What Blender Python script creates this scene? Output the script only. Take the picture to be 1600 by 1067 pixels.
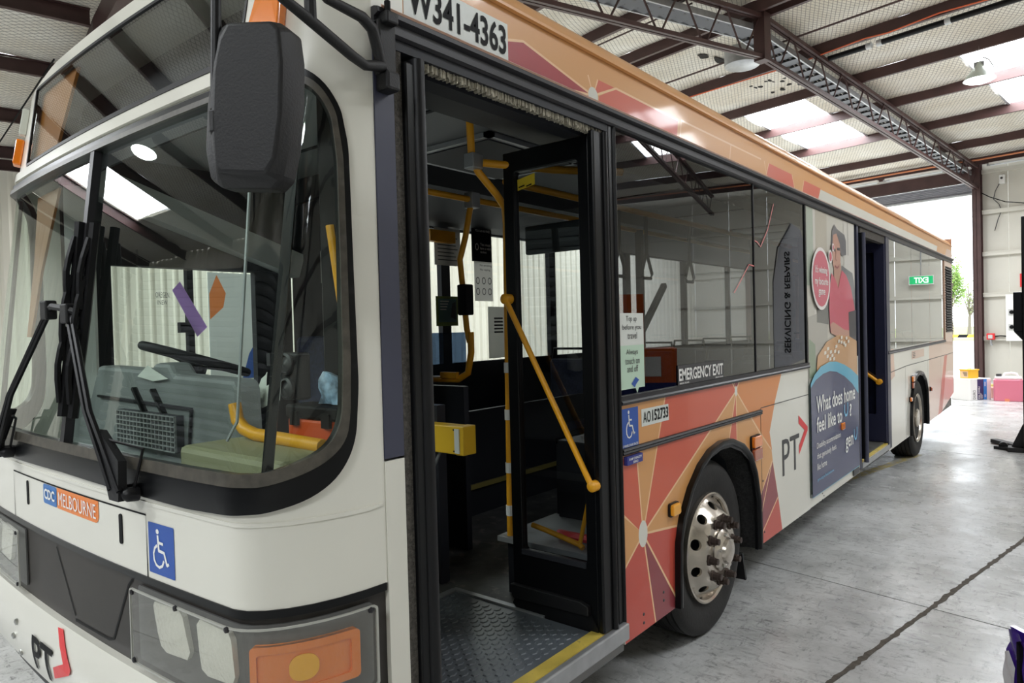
import bpy, math, random
from mathutils import Vector, Matrix
from mathutils.geometry import delaunay_2d_cdt
random.seed(7)
PI = math.pi
sc = bpy.context.scene
COL = sc.collection
for o in list(bpy.data.objects):
    bpy.data.objects.remove(o)

# ------------------------------------------------------------ camera, world, light, exposure
# bus frame: side facing the camera lies in X = 0, Y runs towards the bus's rear, Z up; the slab is at GZ
GZ = -0.12
TH = math.radians(10.9)                      # the shed is turned by this angle against the bus

def B(u, v, z):                              # shed coordinates (u across, v along the trusses)
    return Vector((u*math.cos(TH) + v*math.sin(TH), -u*math.sin(TH) + v*math.cos(TH), z))

cam = bpy.data.cameras.new('camera')
camo = bpy.data.objects.new('camera', cam)
COL.objects.link(camo)
cam.sensor_width = 36.0
cam.lens = 1084.35572 / 1600 * 36.0
cam.clip_start = 0.02
cam.clip_end = 600
yaw, pitch, roll = 0.683281567, -0.0186158796, -0.0264250183
d = Vector((-math.sin(yaw)*math.cos(pitch), math.cos(yaw)*math.cos(pitch), math.sin(pitch)))
r0 = d.cross(Vector((0, 0, 1))).normalized()
u0 = r0.cross(d)
r1 = math.cos(roll)*r0 + math.sin(roll)*u0
u1 = -math.sin(roll)*r0 + math.cos(roll)*u0
camo.matrix_world = Matrix(((r1.x, u1.x, -d.x, 1.56241931), (r1.y, u1.y, -d.y, 0.0), (r1.z, u1.z, -d.z, 1.63423900), (0, 0, 0, 1)))
sc.camera = camo

w = bpy.data.worlds.new('sky')
sc.world = w
w.use_nodes = True
wn = w.node_tree
bgn = wn.nodes['Background']
bgn.inputs[0].default_value = (0.90, 0.95, 1.0, 1)
bgn.inputs[1].default_value = 2.4

SKYLIGHT = 13.0      # luminance of the daylit roof sheets
LAMP = 26.0
sc.view_settings.view_transform = 'Standard'
sc.view_settings.look = 'None'
sc.view_settings.exposure = 1.0
sc.view_settings.gamma = 1.0
sc.view_settings.use_curve_mapping = False
sc.cycles.use_denoising = True
sc.cycles.max_bounces = 8
sc.cycles.diffuse_bounces = 4
sc.cycles.glossy_bounces = 4
sc.cycles.transparent_max_bounces = 16
sc.cycles.sample_clamp_indirect = 6
sc.cycles.caustics_reflective = False
sc.cycles.caustics_refractive = False

# ------------------------------------------------------------ materials
def lin(c):
    return tuple((x/255/12.92 if x/255 <= .04045 else ((x/255+.055)/1.055)**2.4) for x in c)

MATS = {}

def mat(name, rgb, rough=.5, metal=0., coat=0., noise=None, bump=None, spec=.5, emit=None, dirt=None):
    if name in MATS:
        return MATS[name]
    m = bpy.data.materials.new(name)
    m.use_nodes = True
    nt = m.node_tree
    b = nt.nodes['Principled BSDF']
    c = lin(rgb)
    b.inputs['Base Color'].default_value = (*c, 1)
    b.inputs['Roughness'].default_value = rough
    b.inputs['Metallic'].default_value = metal
    b.inputs['Specular IOR Level'].default_value = spec
    if coat:
        b.inputs['Coat Weight'].default_value = coat
        b.inputs['Coat Roughness'].default_value = .06
    tc = nt.nodes.new('ShaderNodeTexCoord')
    src = None
    if noise:                                # (scale, amount): soft colour variation
        n = nt.nodes.new('ShaderNodeTexNoise')
        n.inputs['Scale'].default_value = noise[0]
        n.inputs['Detail'].default_value = 5
        nt.links.new(tc.outputs['Object'], n.inputs['Vector'])
        rmp = nt.nodes.new('ShaderNodeValToRGB')
        a = noise[1]
        rmp.color_ramp.elements[0].position = .3
        rmp.color_ramp.elements[1].position = .7
        rmp.color_ramp.elements[0].color = (*[x*(1-a) for x in c], 1)
        rmp.color_ramp.elements[1].color = (*[min(1, x*(1+a)) for x in c], 1)
        nt.links.new(n.outputs['Fac'], rmp.inputs['Fac'])
        src = rmp.outputs['Color']
        nt.links.new(src, b.inputs['Base Color'])
    if dirt:                                 # (rgb, scale, threshold): specks of dirt
        n = nt.nodes.new('ShaderNodeTexNoise')
        n.inputs['Scale'].default_value = dirt[1]
        n.inputs['Detail'].default_value = 9
        n.inputs['Roughness'].default_value = .7
        nt.links.new(tc.outputs['Object'], n.inputs['Vector'])
        rmp = nt.nodes.new('ShaderNodeValToRGB')
        rmp.color_ramp.elements[0].position = dirt[2]
        rmp.color_ramp.elements[1].position = min(1, dirt[2]+.06)
        mx = nt.nodes.new('ShaderNodeMix')
        mx.data_type = 'RGBA'
        nt.links.new(n.outputs['Fac'], rmp.inputs['Fac'])
        nt.links.new(rmp.outputs['Color'], mx.inputs['Factor'])
        if src:
            nt.links.new(src, mx.inputs['A'])
        else:
            mx.inputs['A'].default_value = (*c, 1)
        mx.inputs['B'].default_value = (*lin(dirt[0]), 1)
        nt.links.new(mx.outputs['Result'], b.inputs['Base Color'])
    if bump:                                 # (scale, strength)
        n = nt.nodes.new('ShaderNodeTexNoise')
        n.inputs['Scale'].default_value = bump[0]
        n.inputs['Detail'].default_value = 4
        nt.links.new(tc.outputs['Object'], n.inputs['Vector'])
        bp = nt.nodes.new('ShaderNodeBump')
        bp.inputs['Strength'].default_value = bump[1]
        bp.inputs['Distance'].default_value = .01
        nt.links.new(n.outputs['Fac'], bp.inputs['Height'])
        nt.links.new(bp.outputs['Normal'], b.inputs['Normal'])
    if emit:
        b.inputs['Emission Color'].default_value = (*lin(emit[0]), 1)
        b.inputs['Emission Strength'].default_value = emit[1]
    MATS[name] = m
    return m

def glass(name, tint, base=.05, gain=.9, haze=0., hazecol=(120, 120, 115)):
    """one sheet of window glass: tinted transmission plus a mirror reflection that grows at grazing angles"""
    if name in MATS:
        return MATS[name]
    m = bpy.data.materials.new(name)
    m.use_nodes = True
    nt = m.node_tree
    nt.nodes.remove(nt.nodes['Principled BSDF'])
    out = nt.nodes['Material Output']
    lw = nt.nodes.new('ShaderNodeLayerWeight')
    lw.inputs['Blend'].default_value = .5
    pw = nt.nodes.new('ShaderNodeMath'); pw.operation = 'POWER'
    pw.inputs[1].default_value = 4.5
    nt.links.new(lw.outputs['Facing'], pw.inputs[0])
    ma = nt.nodes.new('ShaderNodeMath'); ma.operation = 'MULTIPLY_ADD'
    ma.inputs[1].default_value = gain
    ma.inputs[2].default_value = base
    ma.use_clamp = True
    nt.links.new(pw.outputs[0], ma.inputs[0])
    tr = nt.nodes.new('ShaderNodeBsdfTransparent')
    tr.inputs[0].default_value = (*tint, 1)
    gl = nt.nodes.new('ShaderNodeBsdfGlossy')
    gl.inputs['Roughness'].default_value = .0
    gl.inputs['Color'].default_value = (.95, .97, .97, 1)
    mx = nt.nodes.new('ShaderNodeMixShader')
    nt.links.new(ma.outputs[0], mx.inputs[0])
    nt.links.new(tr.outputs[0], mx.inputs[1])
    nt.links.new(gl.outputs[0], mx.inputs[2])
    last = mx
    if haze:
        df = nt.nodes.new('ShaderNodeBsdfDiffuse')
        df.inputs[0].default_value = (*lin(hazecol), 1)
        m2 = nt.nodes.new('ShaderNodeMixShader')
        m2.inputs[0].default_value = haze
        nt.links.new(mx.outputs[0], m2.inputs[1])
        nt.links.new(df.outputs[0], m2.inputs[2])
        last = m2
    nt.links.new(last.outputs[0], out.inputs['Surface'])
    MATS[name] = m
    return m

def floor_mat():
    m = mat('worn_concrete', (172, 170, 165), .35)
    nt = m.node_tree
    b = nt.nodes['Principled BSDF']
    geo = nt.nodes.new('ShaderNodeNewGeometry')
    def noise(scale, detail, rough, sx=1, sy=1, rot=0):
        mp = nt.nodes.new('ShaderNodeMapping')
        mp.inputs['Scale'].default_value = (sx, sy, 1)
        mp.inputs['Rotation'].default_value = (0, 0, rot)
        nt.links.new(geo.outputs['Position'], mp.inputs['Vector'])
        n = nt.nodes.new('ShaderNodeTexNoise')
        n.inputs['Scale'].default_value = scale
        n.inputs['Detail'].default_value = detail
        n.inputs['Roughness'].default_value = rough
        nt.links.new(mp.outputs[0], n.inputs['Vector'])
        return n.outputs['Fac']
    def ramp(fac, p0, c0, p1, c1):
        r = nt.nodes.new('ShaderNodeValToRGB')
        r.color_ramp.elements[0].position = p0
        r.color_ramp.elements[1].position = p1
        r.color_ramp.elements[0].color = (*c0, 1)
        r.color_ramp.elements[1].color = (*c1, 1)
        nt.links.new(fac, r.inputs['Fac'])
        return r.outputs['Color']
    def mul(a, bb, f=1):
        x = nt.nodes.new('ShaderNodeMix')
        x.data_type = 'RGBA'; x.blend_type = 'MULTIPLY'
        x.inputs['Factor'].default_value = f
        nt.links.new(a, x.inputs['A']); nt.links.new(bb, x.inputs['B'])
        return x.outputs['Result']
    base = ramp(noise(.55, 7, .6), .3, lin((172, 173, 171)), .68, lin((212, 213, 212)))
    cloud = ramp(noise(3.2, 8, .7), .33, (.60, .60, .59), .6, (1, 1, 1))
    scr = ramp(noise(2.0, 9, .78, 4.5, 14, .7), .35, (.34, .34, .34), .47, (1, 1, 1))
    scr2 = ramp(noise(2.6, 8, .75, 13, 4.0, .25), .34, (.5, .5, .5), .45, (1, 1, 1))
    spot = ramp(noise(11, 6, .8), .33, (.20, .20, .19), .39, (1, 1, 1))
    c = mul(mul(mul(mul(base, cloud, .8), scr, .9), scr2, .85), spot, .85)
    nt.links.new(c, b.inputs['Base Color'])
    rr = ramp(noise(1.4, 6, .6), .3, (.16, .16, .16), .7, (.42, .42, .42))
    nt.links.new(rr, b.inputs['Roughness'])
    bp = nt.nodes.new('ShaderNodeBump')
    bp.inputs['Strength'].default_value = .12
    bp.inputs['Distance'].default_value = .004
    nt.links.new(noise(6, 8, .7, 2, 5, .5), bp.inputs['Height'])
    nt.links.new(bp.outputs[0], b.inputs['Normal'])
    return m

def mesh_mat():
    """pale foil-faced roof blanket behind wire netting"""
    m = mat('netted_roof_blanket', (238, 234, 224), .75)
    nt = m.node_tree
    b = nt.nodes['Principled BSDF']
    geo = nt.nodes.new('ShaderNodeNewGeometry')
    fac = None
    for ang in (TH + .52, TH - .52):
        mp = nt.nodes.new('ShaderNodeMapping')
        mp.inputs['Rotation'].default_value = (0, 0, ang)
        nt.links.new(geo.outputs['Position'], mp.inputs['Vector'])
        wv = nt.nodes.new('ShaderNodeTexWave')
        wv.inputs['Scale'].default_value = 4.6
        wv.inputs['Distortion'].default_value = .5
        wv.inputs['Detail'].default_value = 1
        nt.links.new(mp.outputs[0], wv.inputs['Vector'])
        r = nt.nodes.new('ShaderNodeValToRGB')
        r.color_ramp.elements[0].position = .01
        r.color_ramp.elements[1].position = .10
        nt.links.new(wv.outputs['Fac'], r.inputs['Fac'])
        if fac is None:
            fac = r.outputs['Color']
        else:
            x = nt.nodes.new('ShaderNodeMix'); x.data_type = 'RGBA'; x.blend_type = 'MULTIPLY'
            x.inputs['Factor'].default_value = 1
            nt.links.new(fac, x.inputs['A']); nt.links.new(r.outputs['Color'], x.inputs['B'])
            fac = x.outputs['Result']
    n = nt.nodes.new('ShaderNodeTexNoise'); n.inputs['Scale'].default_value = 1.3; n.inputs['Detail'].default_value = 6
    nt.links.new(geo.outputs['Position'], n.inputs['Vector'])
    r = nt.nodes.new('ShaderNodeValToRGB')
    r.color_ramp.elements[0].position = .3; r.color_ramp.elements[1].position = .7
    r.color_ramp.elements[0].color = (*lin((222, 213, 196)), 1)
    r.color_ramp.elements[1].color = (*lin((246, 243, 235)), 1)
    nt.links.new(n.outputs['Fac'], r.inputs['Fac'])
    mx = nt.nodes.new('ShaderNodeMix'); mx.data_type = 'RGBA'
    nt.links.new(fac, mx.inputs['Factor'])
    mx.inputs['A'].default_value = (*lin((158, 152, 142)), 1)
    nt.links.new(r.outputs['Color'], mx.inputs['B'])
    nt.links.new(mx.outputs['Result'], b.inputs['Base Color'])
    bp = nt.nodes.new('ShaderNodeBump'); bp.inputs['Strength'].default_value = .5; bp.inputs['Distance'].default_value = .05
    nt.links.new(n.outputs['Fac'], bp.inputs['Height']); nt.links.new(bp.outputs[0], b.inputs['Normal'])
    return m

# colours
WHITE = mat('cream_bus_paint', (226, 224, 212), .3, coat=.6, noise=(1.5, .03), dirt=((120, 116, 105), 22, .74))
TAN = mat('tan_bus_paint', (220, 160, 98), .38, coat=.25)
ORANGE = mat('orange_bus_paint', (224, 140, 72), .38, coat=.25)
SALMON = mat('salmon_bus_paint', (214, 98, 70), .38, coat=.25)
RED = mat('red_bus_paint', (200, 80, 64), .38, coat=.25)
CRIMSON = mat('crimson_bus_paint', (168, 40, 46), .38, coat=.25)
PLUM = mat('plum_bus_paint', (146, 62, 68), .38, coat=.25)
PALE = mat('faded_salmon_bus_paint', (222, 176, 150), .3, coat=.6)
RAYLINE = mat('cream_line_print', (244, 200, 150), .35, coat=.5)
PRINTW = mat('white_print', (240, 240, 236), .4)
PRINTK = mat('black_print', (11, 12, 14), .6, spec=.2)
PRINTG = mat('grey_print', (62, 62, 64), .45)
PRINTR = mat('red_print', (226, 52, 56), .4)
PRINTB = mat('blue_print', (38, 84, 170), .4)
PRINTO = mat('orange_print', (238, 136, 62), .4)
NAVY = mat('navy_print', (44, 52, 96), .3, coat=.4)
CYAN = mat('cyan_print', (70, 176, 212), .3, coat=.4)
PINK = mat('pink_print', (206, 78, 100), .3, coat=.4)
SIGNW = mat('pale_sign_film', (222, 226, 220), .4)
MINT = mat('mint_print', (196, 222, 200), .4)
BLACK = mat('black_rubber', (18, 18, 20), .42, spec=.3, noise=(8, .15))
GLOSSK = mat('black_gloss_paint', (11, 12, 14), .3, spec=.28)
PLASK = mat('black_textured_plastic', (17, 17, 19), .55, bump=(180, .12))
BAND = mat('dusty_black_paint', (48, 44, 40), .5, noise=(3, .2), dirt=((130, 124, 112), 60, .73))
ALURAIL = mat('dark_grey_rail', (40, 39, 42), .42, spec=.35)
POSTM = mat('slate_post_paint', (62, 64, 82), .45)
STEEL = mat('bright_metal', (196, 196, 192), .28, metal=.95)
ALLOY = mat('polished_wheel_metal', (196, 188, 176), .26, metal=.9, noise=(12, .15))
NUT = mat('rusty_brown_steel', (74, 62, 56), .5, metal=.5)
YELLOW = mat('yellow_handrail_paint', (238, 168, 34), .4, bump=(120, .15))
YELBOX = mat('yellow_plate_paint', (236, 190, 50), .4)
TYRE = mat('tyre_rubber', (34, 33, 32), .72, bump=(60, .2), noise=(9, .25))
BRUSH = mat('grey_brush_pile', (84, 80, 74), .95, bump=(220, .9), noise=(90, .4))
GREYD = mat('grey_dashboard_plastic', (128, 132, 132), .6, bump=(150, .1))
DARKIN = mat('dark_interior_trim', (30, 32, 38), .6)
MIDIN = mat('grey_interior_trim', (150, 152, 152), .6)
BUSFLOOR = mat('dark_bus_floor', (84, 84, 80), .55, noise=(12, .35), dirt=((120, 116, 108), 7, .56))
SEATF = mat('navy_seat_fabric', (40, 48, 74), .85, noise=(70, .4))
BROWN = mat('red_brown_steel_paint', (74, 50, 48), .5, noise=(3, .18), dirt=((130, 88, 70), 14, .68))
CREAMW = mat('cream_ribbed_sheet', (226, 222, 208), .5, noise=(.8, .04))
PANELW = mat('pale_grey_wall_lining', (206, 203, 192), .6, noise=(.9, .05), dirt=((150, 146, 136), 8, .74))
GALV = mat('galvanised_metal', (176, 178, 180), .42, metal=.6, noise=(10, .12))
WHITEPL = mat('white_enamel', (234, 234, 230), .4)
AMBER = mat('amber_lens', (238, 128, 24), .15, coat=.8)
AMBERG = glass('amber_screen', (.72, .36, .06), .05, .5, .35, (190, 120, 40))
REDL = mat('red_brown_lens', (176, 88, 56), .2, coat=.8)
GLASSW = glass('windscreen_glass', (.84, .92, .87), .045, .9, .003, (190, 205, 195))
GLASSD = glass('destination_glass', (.80, .82, .80), .09, .9, .0)
GLASST = glass('tinted_side_glass', (.30, .31, .34), .055, 1.0)
GLASSR = glass('grey_rear_glass', (.30, .31, .32), .16, 1.0)
GLASSC = glass('clear_glass', (.86, .90, .88), .06, .9)
LAMPG = glass('scuffed_lamp_cover', (.93, .93, .90), .06, .8, .09, (190, 188, 178))
FLOORM = floor_mat()
NETM = mesh_mat()
SKYM = mat('daylit_roof_sheet', (245, 248, 250), .6, emit=((246, 250, 255), SKYLIGHT))
LAMPM = mat('lit_lamp_lens', (250, 252, 255), .4, emit=((248, 255, 250), LAMP))
TUBEM = mat('pale_tube_cover', (222, 226, 228), .35)

# ------------------------------------------------------------ mesh building
class MB:
    def __init__(s):
        s.v = []; s.f = []; s.m = []
    def add(s, vs, fs, mi=0):
        n = len(s.v)
        s.v += [Vector(p) for p in vs]
        s.f += [tuple(i+n for i in f) for f in fs]
        s.m += [mi]*len(fs)
        return s
    def box(s, lo, hi, mi=0, fn=None):
        x0, y0, z0 = lo; x1, y1, z1 = hi
        vs = [(x0,y0,z0),(x1,y0,z0),(x1,y1,z0),(x0,y1,z0),(x0,y0,z1),(x1,y0,z1),(x1,y1,z1),(x0,y1,z1)]
        if fn: vs = [fn(*p) for p in vs]
        return s.add(vs, [(0,3,2,1),(4,5,6,7),(0,1,5,4),(1,2,6,5),(2,3,7,6),(3,0,4,7)], mi)
    def beam(s, a, b, wd, ht, up=(0,0,1), mi=0):
        a = Vector(a); b = Vector(b); t = (b-a).normalized()
        sd = t.cross(Vector(up)).normalized(); u = sd.cross(t)
        vs = []
        for p in (a, b):
            for i, j in ((-1,-1),(1,-1),(1,1),(-1,1)):
                vs.append(p + sd*(i*wd/2) + u*(j*ht/2))
        return s.add(vs, [(0,1,2,3),(7,6,5,4),(0,4,5,1),(1,5,6,2),(2,6,7,3),(3,7,4,0)], mi)
    def tube(s, pts, r, n=8, mi=0, closed=False):
        pts = [Vector(p) for p in pts]
        k = len(pts); rs = r if isinstance(r, (list, tuple)) else [r]*k
        up = None; rings = []
        for i, p in enumerate(pts):
            if closed: t = pts[(i+1) % k] - pts[i-1]
            elif i == 0: t = pts[1]-p
            elif i == k-1: t = p-pts[i-1]
            else: t = (pts[i+1]-p).normalized() + (p-pts[i-1]).normalized()
            t.normalize()
            if up is None:
                up = Vector((0,0,1)) if abs(t.z) < .9 else Vector((1,0,0))
            sd = t.cross(up).normalized(); up = sd.cross(t).normalized()
            rings.append([p + rs[i]*(math.cos(2*PI*j/n)*sd + math.sin(2*PI*j/n)*up) for j in range(n)])
        vs = [q for rg in rings for q in rg]; fs = []
        for i in range(k if closed else k-1):
            a = i*n; b = ((i+1) % k)*n
            for j in range(n):
                fs.append((a+j, b+j, b+(j+1) % n, a+(j+1) % n))
        if not closed:
            fs.append(tuple(range(n))); fs.append(tuple(range((k-1)*n, k*n))[::-1])
        return s.add(vs, fs, mi)
    def lathe(s, prof, org, ax, n=32, mi=0):
        """prof: (radius, distance along ax)"""
        ax = Vector(ax).normalized(); org = Vector(org)
        a = ax.cross(Vector((0,0,1)) if abs(ax.z) < .9 else Vector((1,0,0))).normalized(); b = ax.cross(a)
        vs = []; fs = []
        for r, t in prof:
            for j in range(n):
                vs.append(org + ax*t + r*(math.cos(2*PI*j/n)*a + math.sin(2*PI*j/n)*b))
        for i in range(len(prof)-1):
            for j in range(n):
                fs.append((i*n+j, i*n+(j+1) % n, (i+1)*n+(j+1) % n, (i+1)*n+j))
        if prof[0][0] > 1e-6: fs.append(tuple(range(n))[::-1])
        if prof[-1][0] > 1e-6: fs.append(tuple(range((len(prof)-1)*n, len(prof)*n)))
        return s.add(vs, fs, mi)
    def extrude(s, poly, fn, t0, t1, mi=0):
        """poly in 2D, fn(a, b, t) -> point; a closed slab between t0 and t1"""
        n = len(poly)
        vs = [fn(a, b, t1) for a, b in poly] + [fn(a, b, t0) for a, b in poly]
        fs = [tuple(range(n)), tuple(range(2*n-1, n-1, -1))]
        fs += [(i+n, (i+1) % n+n, (i+1) % n, i) for i in range(n)]
        return s.add(vs, fs, mi)
    def strip(s, prof, fn, t0, t1, mi=0, closed=False):
        """open profile of points swept from t0 to t1"""
        n = len(prof)
        vs = [fn(*p, t0) for p in prof] + [fn(*p, t1) for p in prof]
        fs = [(i, (i+1) % n, (i+1) % n+n, i+n) for i in range(n if closed else n-1)]
        if closed: fs += [tuple(range(n))[::-1], tuple(range(n, 2*n))]
        return s.add(vs, fs, mi)
    def build(s, name, mats, parent=None, smooth=None, bevel=0, kind=None):
        org = Vector((0,0,0))
        p = parent
        while p is not None:
            if 'org' in p: org = Vector(p['org'])
            p = p.parent
        if parent is None and False: pass
        me = bpy.data.meshes.new(name)
        me.from_pydata([v-org for v in s.v], [], s.f)
        if not isinstance(mats, (list, tuple)): mats = [mats]
        for m in mats: me.materials.append(m)
        if len(mats) > 1: me.polygons.foreach_set('material_index', s.m)
        if smooth is not None:
            me.polygons.foreach_set('use_smooth', [True]*len(me.polygons))
            me.update()
            me.set_sharp_from_angle(angle=math.radians(smooth))
        me.update()
        o = bpy.data.objects.new(name, me)
        COL.objects.link(o)
        if parent is not None: o.parent = parent
        if bevel:
            b = o.modifiers.new('bevel', 'BEVEL'); b.width = bevel; b.segments = 2; b.limit_method = 'ANGLE'
        if kind: o['kind'] = kind
        return o

def tag(o, label=None, cat=None, group=None, kind=None):
    if label: o['label'] = label
    if cat: o['category'] = cat
    if group: o['group'] = group
    if kind: o['kind'] = kind
    return o

def thing(name, loc, label=None, cat=None, group=None, kind=None):
    o = bpy.data.objects.new(name, None)
    o.empty_display_size = .1
    COL.objects.link(o)
    o.location = loc
    o['org'] = tuple(loc)
    return tag(o, label, cat, group, kind)

def inst(src, name, parent, loc, rotz=0, scale=None):
    o = src.copy()
    o.name = name
    COL.objects.link(o)
    o.parent = parent
    o.location = loc
    if rotz: o.rotation_euler = (0, 0, rotz)
    if scale: o.scale = scale
    return o

# 2D helpers
def inside(p, poly):
    x, y = p; c = False; n = len(poly)
    j = n-1
    for i in range(n):
        xi, yi = poly[i]; xj, yj = poly[j]
        if (yi > y) != (yj > y) and x < (xj-xi)*(y-yi)/(yj-yi)+xi: c = not c
        j = i
    return c

def dens(poly, step, closed=True):
    out = []
    n = len(poly)
    for i in range(n if closed else n-1):
        a = poly[i]; b = poly[(i+1) % n]
        k = max(1, int(math.hypot(b[0]-a[0], b[1]-a[1])/step))
        for j in range(k): out.append((a[0]+(b[0]-a[0])*j/k, a[1]+(b[1]-a[1])*j/k))
    if not closed: out.append(poly[-1])
    return out

def rrect(x0, y0, x1, y1, r, n=6):
    out = []
    for cx, cy, a0 in ((x1-r, y0+r, -90), (x1-r, y1-r, 0), (x0+r, y1-r, 90), (x0+r, y0+r, 180)):
        for i in range(n+1):
            a = math.radians(a0+90*i/n); out.append((cx+r*math.cos(a), cy+r*math.sin(a)))
    return out

def chaikin(pts, step=.05, n=2):
    pts = dens(pts, step)
    for _ in range(n):
        out = []
        for i, p in enumerate(pts):
            b = pts[(i+1) % len(pts)]
            out += [(p[0]*.75+b[0]*.25, p[1]*.75+b[1]*.25), (p[0]*.25+b[0]*.75, p[1]*.25+b[1]*.75)]
        pts = out
    return pts

def ell(cx, cy, rx, ry, n=20):
    return [(cx+rx*math.cos(2*PI*i/n), cy+ry*math.sin(2*PI*i/n)) for i in range(n)]

def stroke(pts, wd):
    """outline of a thick 2D line"""
    L = []; Rr = []
    for i, p in enumerate(pts):
        a = pts[max(0, i-1)]; b = pts[min(len(pts)-1, i+1)]
        dx, dy = b[0]-a[0], b[1]-a[1]; l = math.hypot(dx, dy) or 1
        nx, ny = -dy/l*wd/2, dx/l*wd/2
        L.append((p[0]+nx, p[1]+ny)); Rr.append((p[0]-nx, p[1]-ny))
    return Rr + L[::-1]

def patch(mb, outline, fn, off, thick=0., holes=(), step=None, regions=(), mi=0, cuts=()):
    """triangulated piece of a surface fn(a, b, off); regions = (polygon, material index), later ones win"""
    ol = dens(outline, step) if step else list(outline)
    hs = [dens(h, step) if step else list(h) for h in holes]
    vs = []; es = []
    def ring(pts, closed=True):
        n0 = len(vs); k = len(pts)
        vs.extend(Vector(p) for p in pts)
        es.extend((n0+i, n0+(i+1) % k) for i in range(k if closed else k-1))
    ring(ol)
    for h in hs: ring(h)
    for rg, _ in regions: ring(dens(rg, step) if step else rg)
    for ct in cuts: ring(ct, False)
    if step:
        x0 = min(p[0] for p in ol); x1 = max(p[0] for p in ol); y0 = min(p[1] for p in ol); y1 = max(p[1] for p in ol)
        ny = max(1, int((y1-y0)/step)); nx = max(1, int((x1-x0)/step))
        for i in range(1, nx):
            for j in range(1, ny):
                p = (x0+(x1-x0)*i/nx, y0+(y1-y0)*j/ny)
                if inside(p, ol) and not any(inside(p, h) for h in hs): vs.append(Vector(p))
    rv, re, rf, *_ = delaunay_2d_cdt(vs, es, [], 0, 1e-5)
    keep = []; mis = []
    for f in rf:
        c = (sum(rv[i].x for i in f)/len(f), sum(rv[i].y for i in f)/len(f))
        if inside(c, ol) and not any(inside(c, h) for h in hs):
            m = mi
            for rg, k in regions:
                if inside(c, rg): m = k
            a, b, cc = (rv[i] for i in f[:3])
            if (b-a).cross(cc-a) < 0: f = f[::-1]
            keep.append(tuple(f)); mis.append(m)
    n = len(rv)
    P1 = [fn(p.x, p.y, off) for p in rv]
    n0 = len(mb.v)
    mb.v += [Vector(p) for p in P1]
    mb.f += [tuple(i+n0 for i in f) for f in keep]; mb.m += mis
    if thick:
        mb.v += [Vector(fn(p.x, p.y, off-thick)) for p in rv]
        mb.f += [tuple(i+n0+n for i in f[::-1]) for f in keep]; mb.m += mis
        cnt = {}
        for f, m in zip(keep, mis):
            for i in range(len(f)):
                e = (f[i], f[(i+1) % len(f)])
                cnt[e] = m
        for (a, b), m in cnt.items():
            if (b, a) not in cnt:
                mb.f.append((a+n0, a+n0+n, b+n0+n, b+n0)); mb.m.append(m)
    return mb

# lettering: each string is turned into flat triangles once, normalised to a unit box
_txt = {}
def text2d(s, bold=0.):
    k = (s, bold)
    if k in _txt: return _txt[k]
    c = bpy.data.curves.new('lettering', 'FONT')
    c.body = s; c.offset = bold; c.resolution_u = 3
    o = bpy.data.objects.new('lettering', c)
    COL.objects.link(o)
    dg = bpy.context.evaluated_depsgraph_get()
    me = bpy.data.meshes.new_from_object(o.evaluated_get(dg))
    vs = [(v.co.x, v.co.y) for v in me.vertices]; fs = [tuple(p.vertices) for p in me.polygons]
    bpy.data.objects.remove(o); bpy.data.curves.remove(c); bpy.data.meshes.remove(me)
    x0 = min(v[0] for v in vs); x1 = max(v[0] for v in vs); y0 = min(v[1] for v in vs); y1 = max(v[1] for v in vs)
    vs = [((x-x0)/(x1-x0), (y-y0)/(y1-y0)) for x, y in vs]
    out = []
    for f in fs:
        a, b, c2 = (vs[i] for i in f[:3])
        out.append(f if (b[0]-a[0])*(c2[1]-a[1])-(b[1]-a[1])*(c2[0]-a[0]) > 0 else f[::-1])
    _txt[k] = (vs, out)
    return _txt[k]

TEXTS = [('W341-4363', .022), ('AO', 0.), ('152733', .02), ('EMERGENCY EXIT', .025), ('BREAK GLASS', .02), ('Top up', 0.), ('before you', 0.), ('travel', 0.),
         ('Always', 0.), ('touch on', 0.), ('and off', 0.), ('2 WHEELCHAIR SPACES', .02), ('RAMP CAPACITY', .02), ('300KG', .02), ('PT', 0.), ('CDC', .03),
         ('MELBOURNE', 0.), ('What does home', .01), ('feel like to', .01), ('?', .02), ('Disability accommodation', 0.), ('that genuinely feels', 0.), ('like home', 0.),
         ('gen', 0.), ("It's winning", .01), ('my favourite', .01), ('game', .01), ('DURO', 0.), ('ROLL TOWELS', .02), ('SERVICING & REPAIRS', .02), ('EXIT', .02),
         ('You must', .01), ('have a valid', .01), ('ticket', .01), ('No smoking', .01), ('No vaping', .01), ('DANGER', .02), ('genu.org.au/feelslikehome', 0.), ('OREGEN', 0.), ('INEW', 0.),
         ('YOU CAN BE FINED', .01), ('NO SMOKING', .01), ('FIRE', .02), ('3', .0), ('Parking Brake', .0)]
for t in TEXTS: text2d(*t)

def text(mb, s, bold, fn, off, x0, x1, y0, y1, mi=0, cell=None):
    vs, fs = text2d(s, bold)
    if cell:                                 # finer triangles where the surface is curved
        vs = list(vs); todo = [tuple(f[:3]) for f in fs] + [(f[0], f[i], f[i+1]) for f in fs for i in range(2, len(f)-1)]; fs = []
        while todo:
            f = todo.pop()
            L = [math.hypot((vs[f[i]][0]-vs[f[(i+1) % 3]][0])*(x1-x0), (vs[f[i]][1]-vs[f[(i+1) % 3]][1])*(y1-y0)) for i in range(3)]
            k = L.index(max(L))
            if L[k] < cell: fs.append(f); continue
            a, b, c = f[k], f[(k+1) % 3], f[(k+2) % 3]
            vs.append(((vs[a][0]+vs[b][0])/2, (vs[a][1]+vs[b][1])/2)); m_ = len(vs)-1
            todo += [(a, m_, c), (m_, b, c)]
    mb.add([fn(x0+(x1-x0)*a, y0+(y1-y0)*b, off) for a, b in vs], fs, mi)
    return mb

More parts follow.
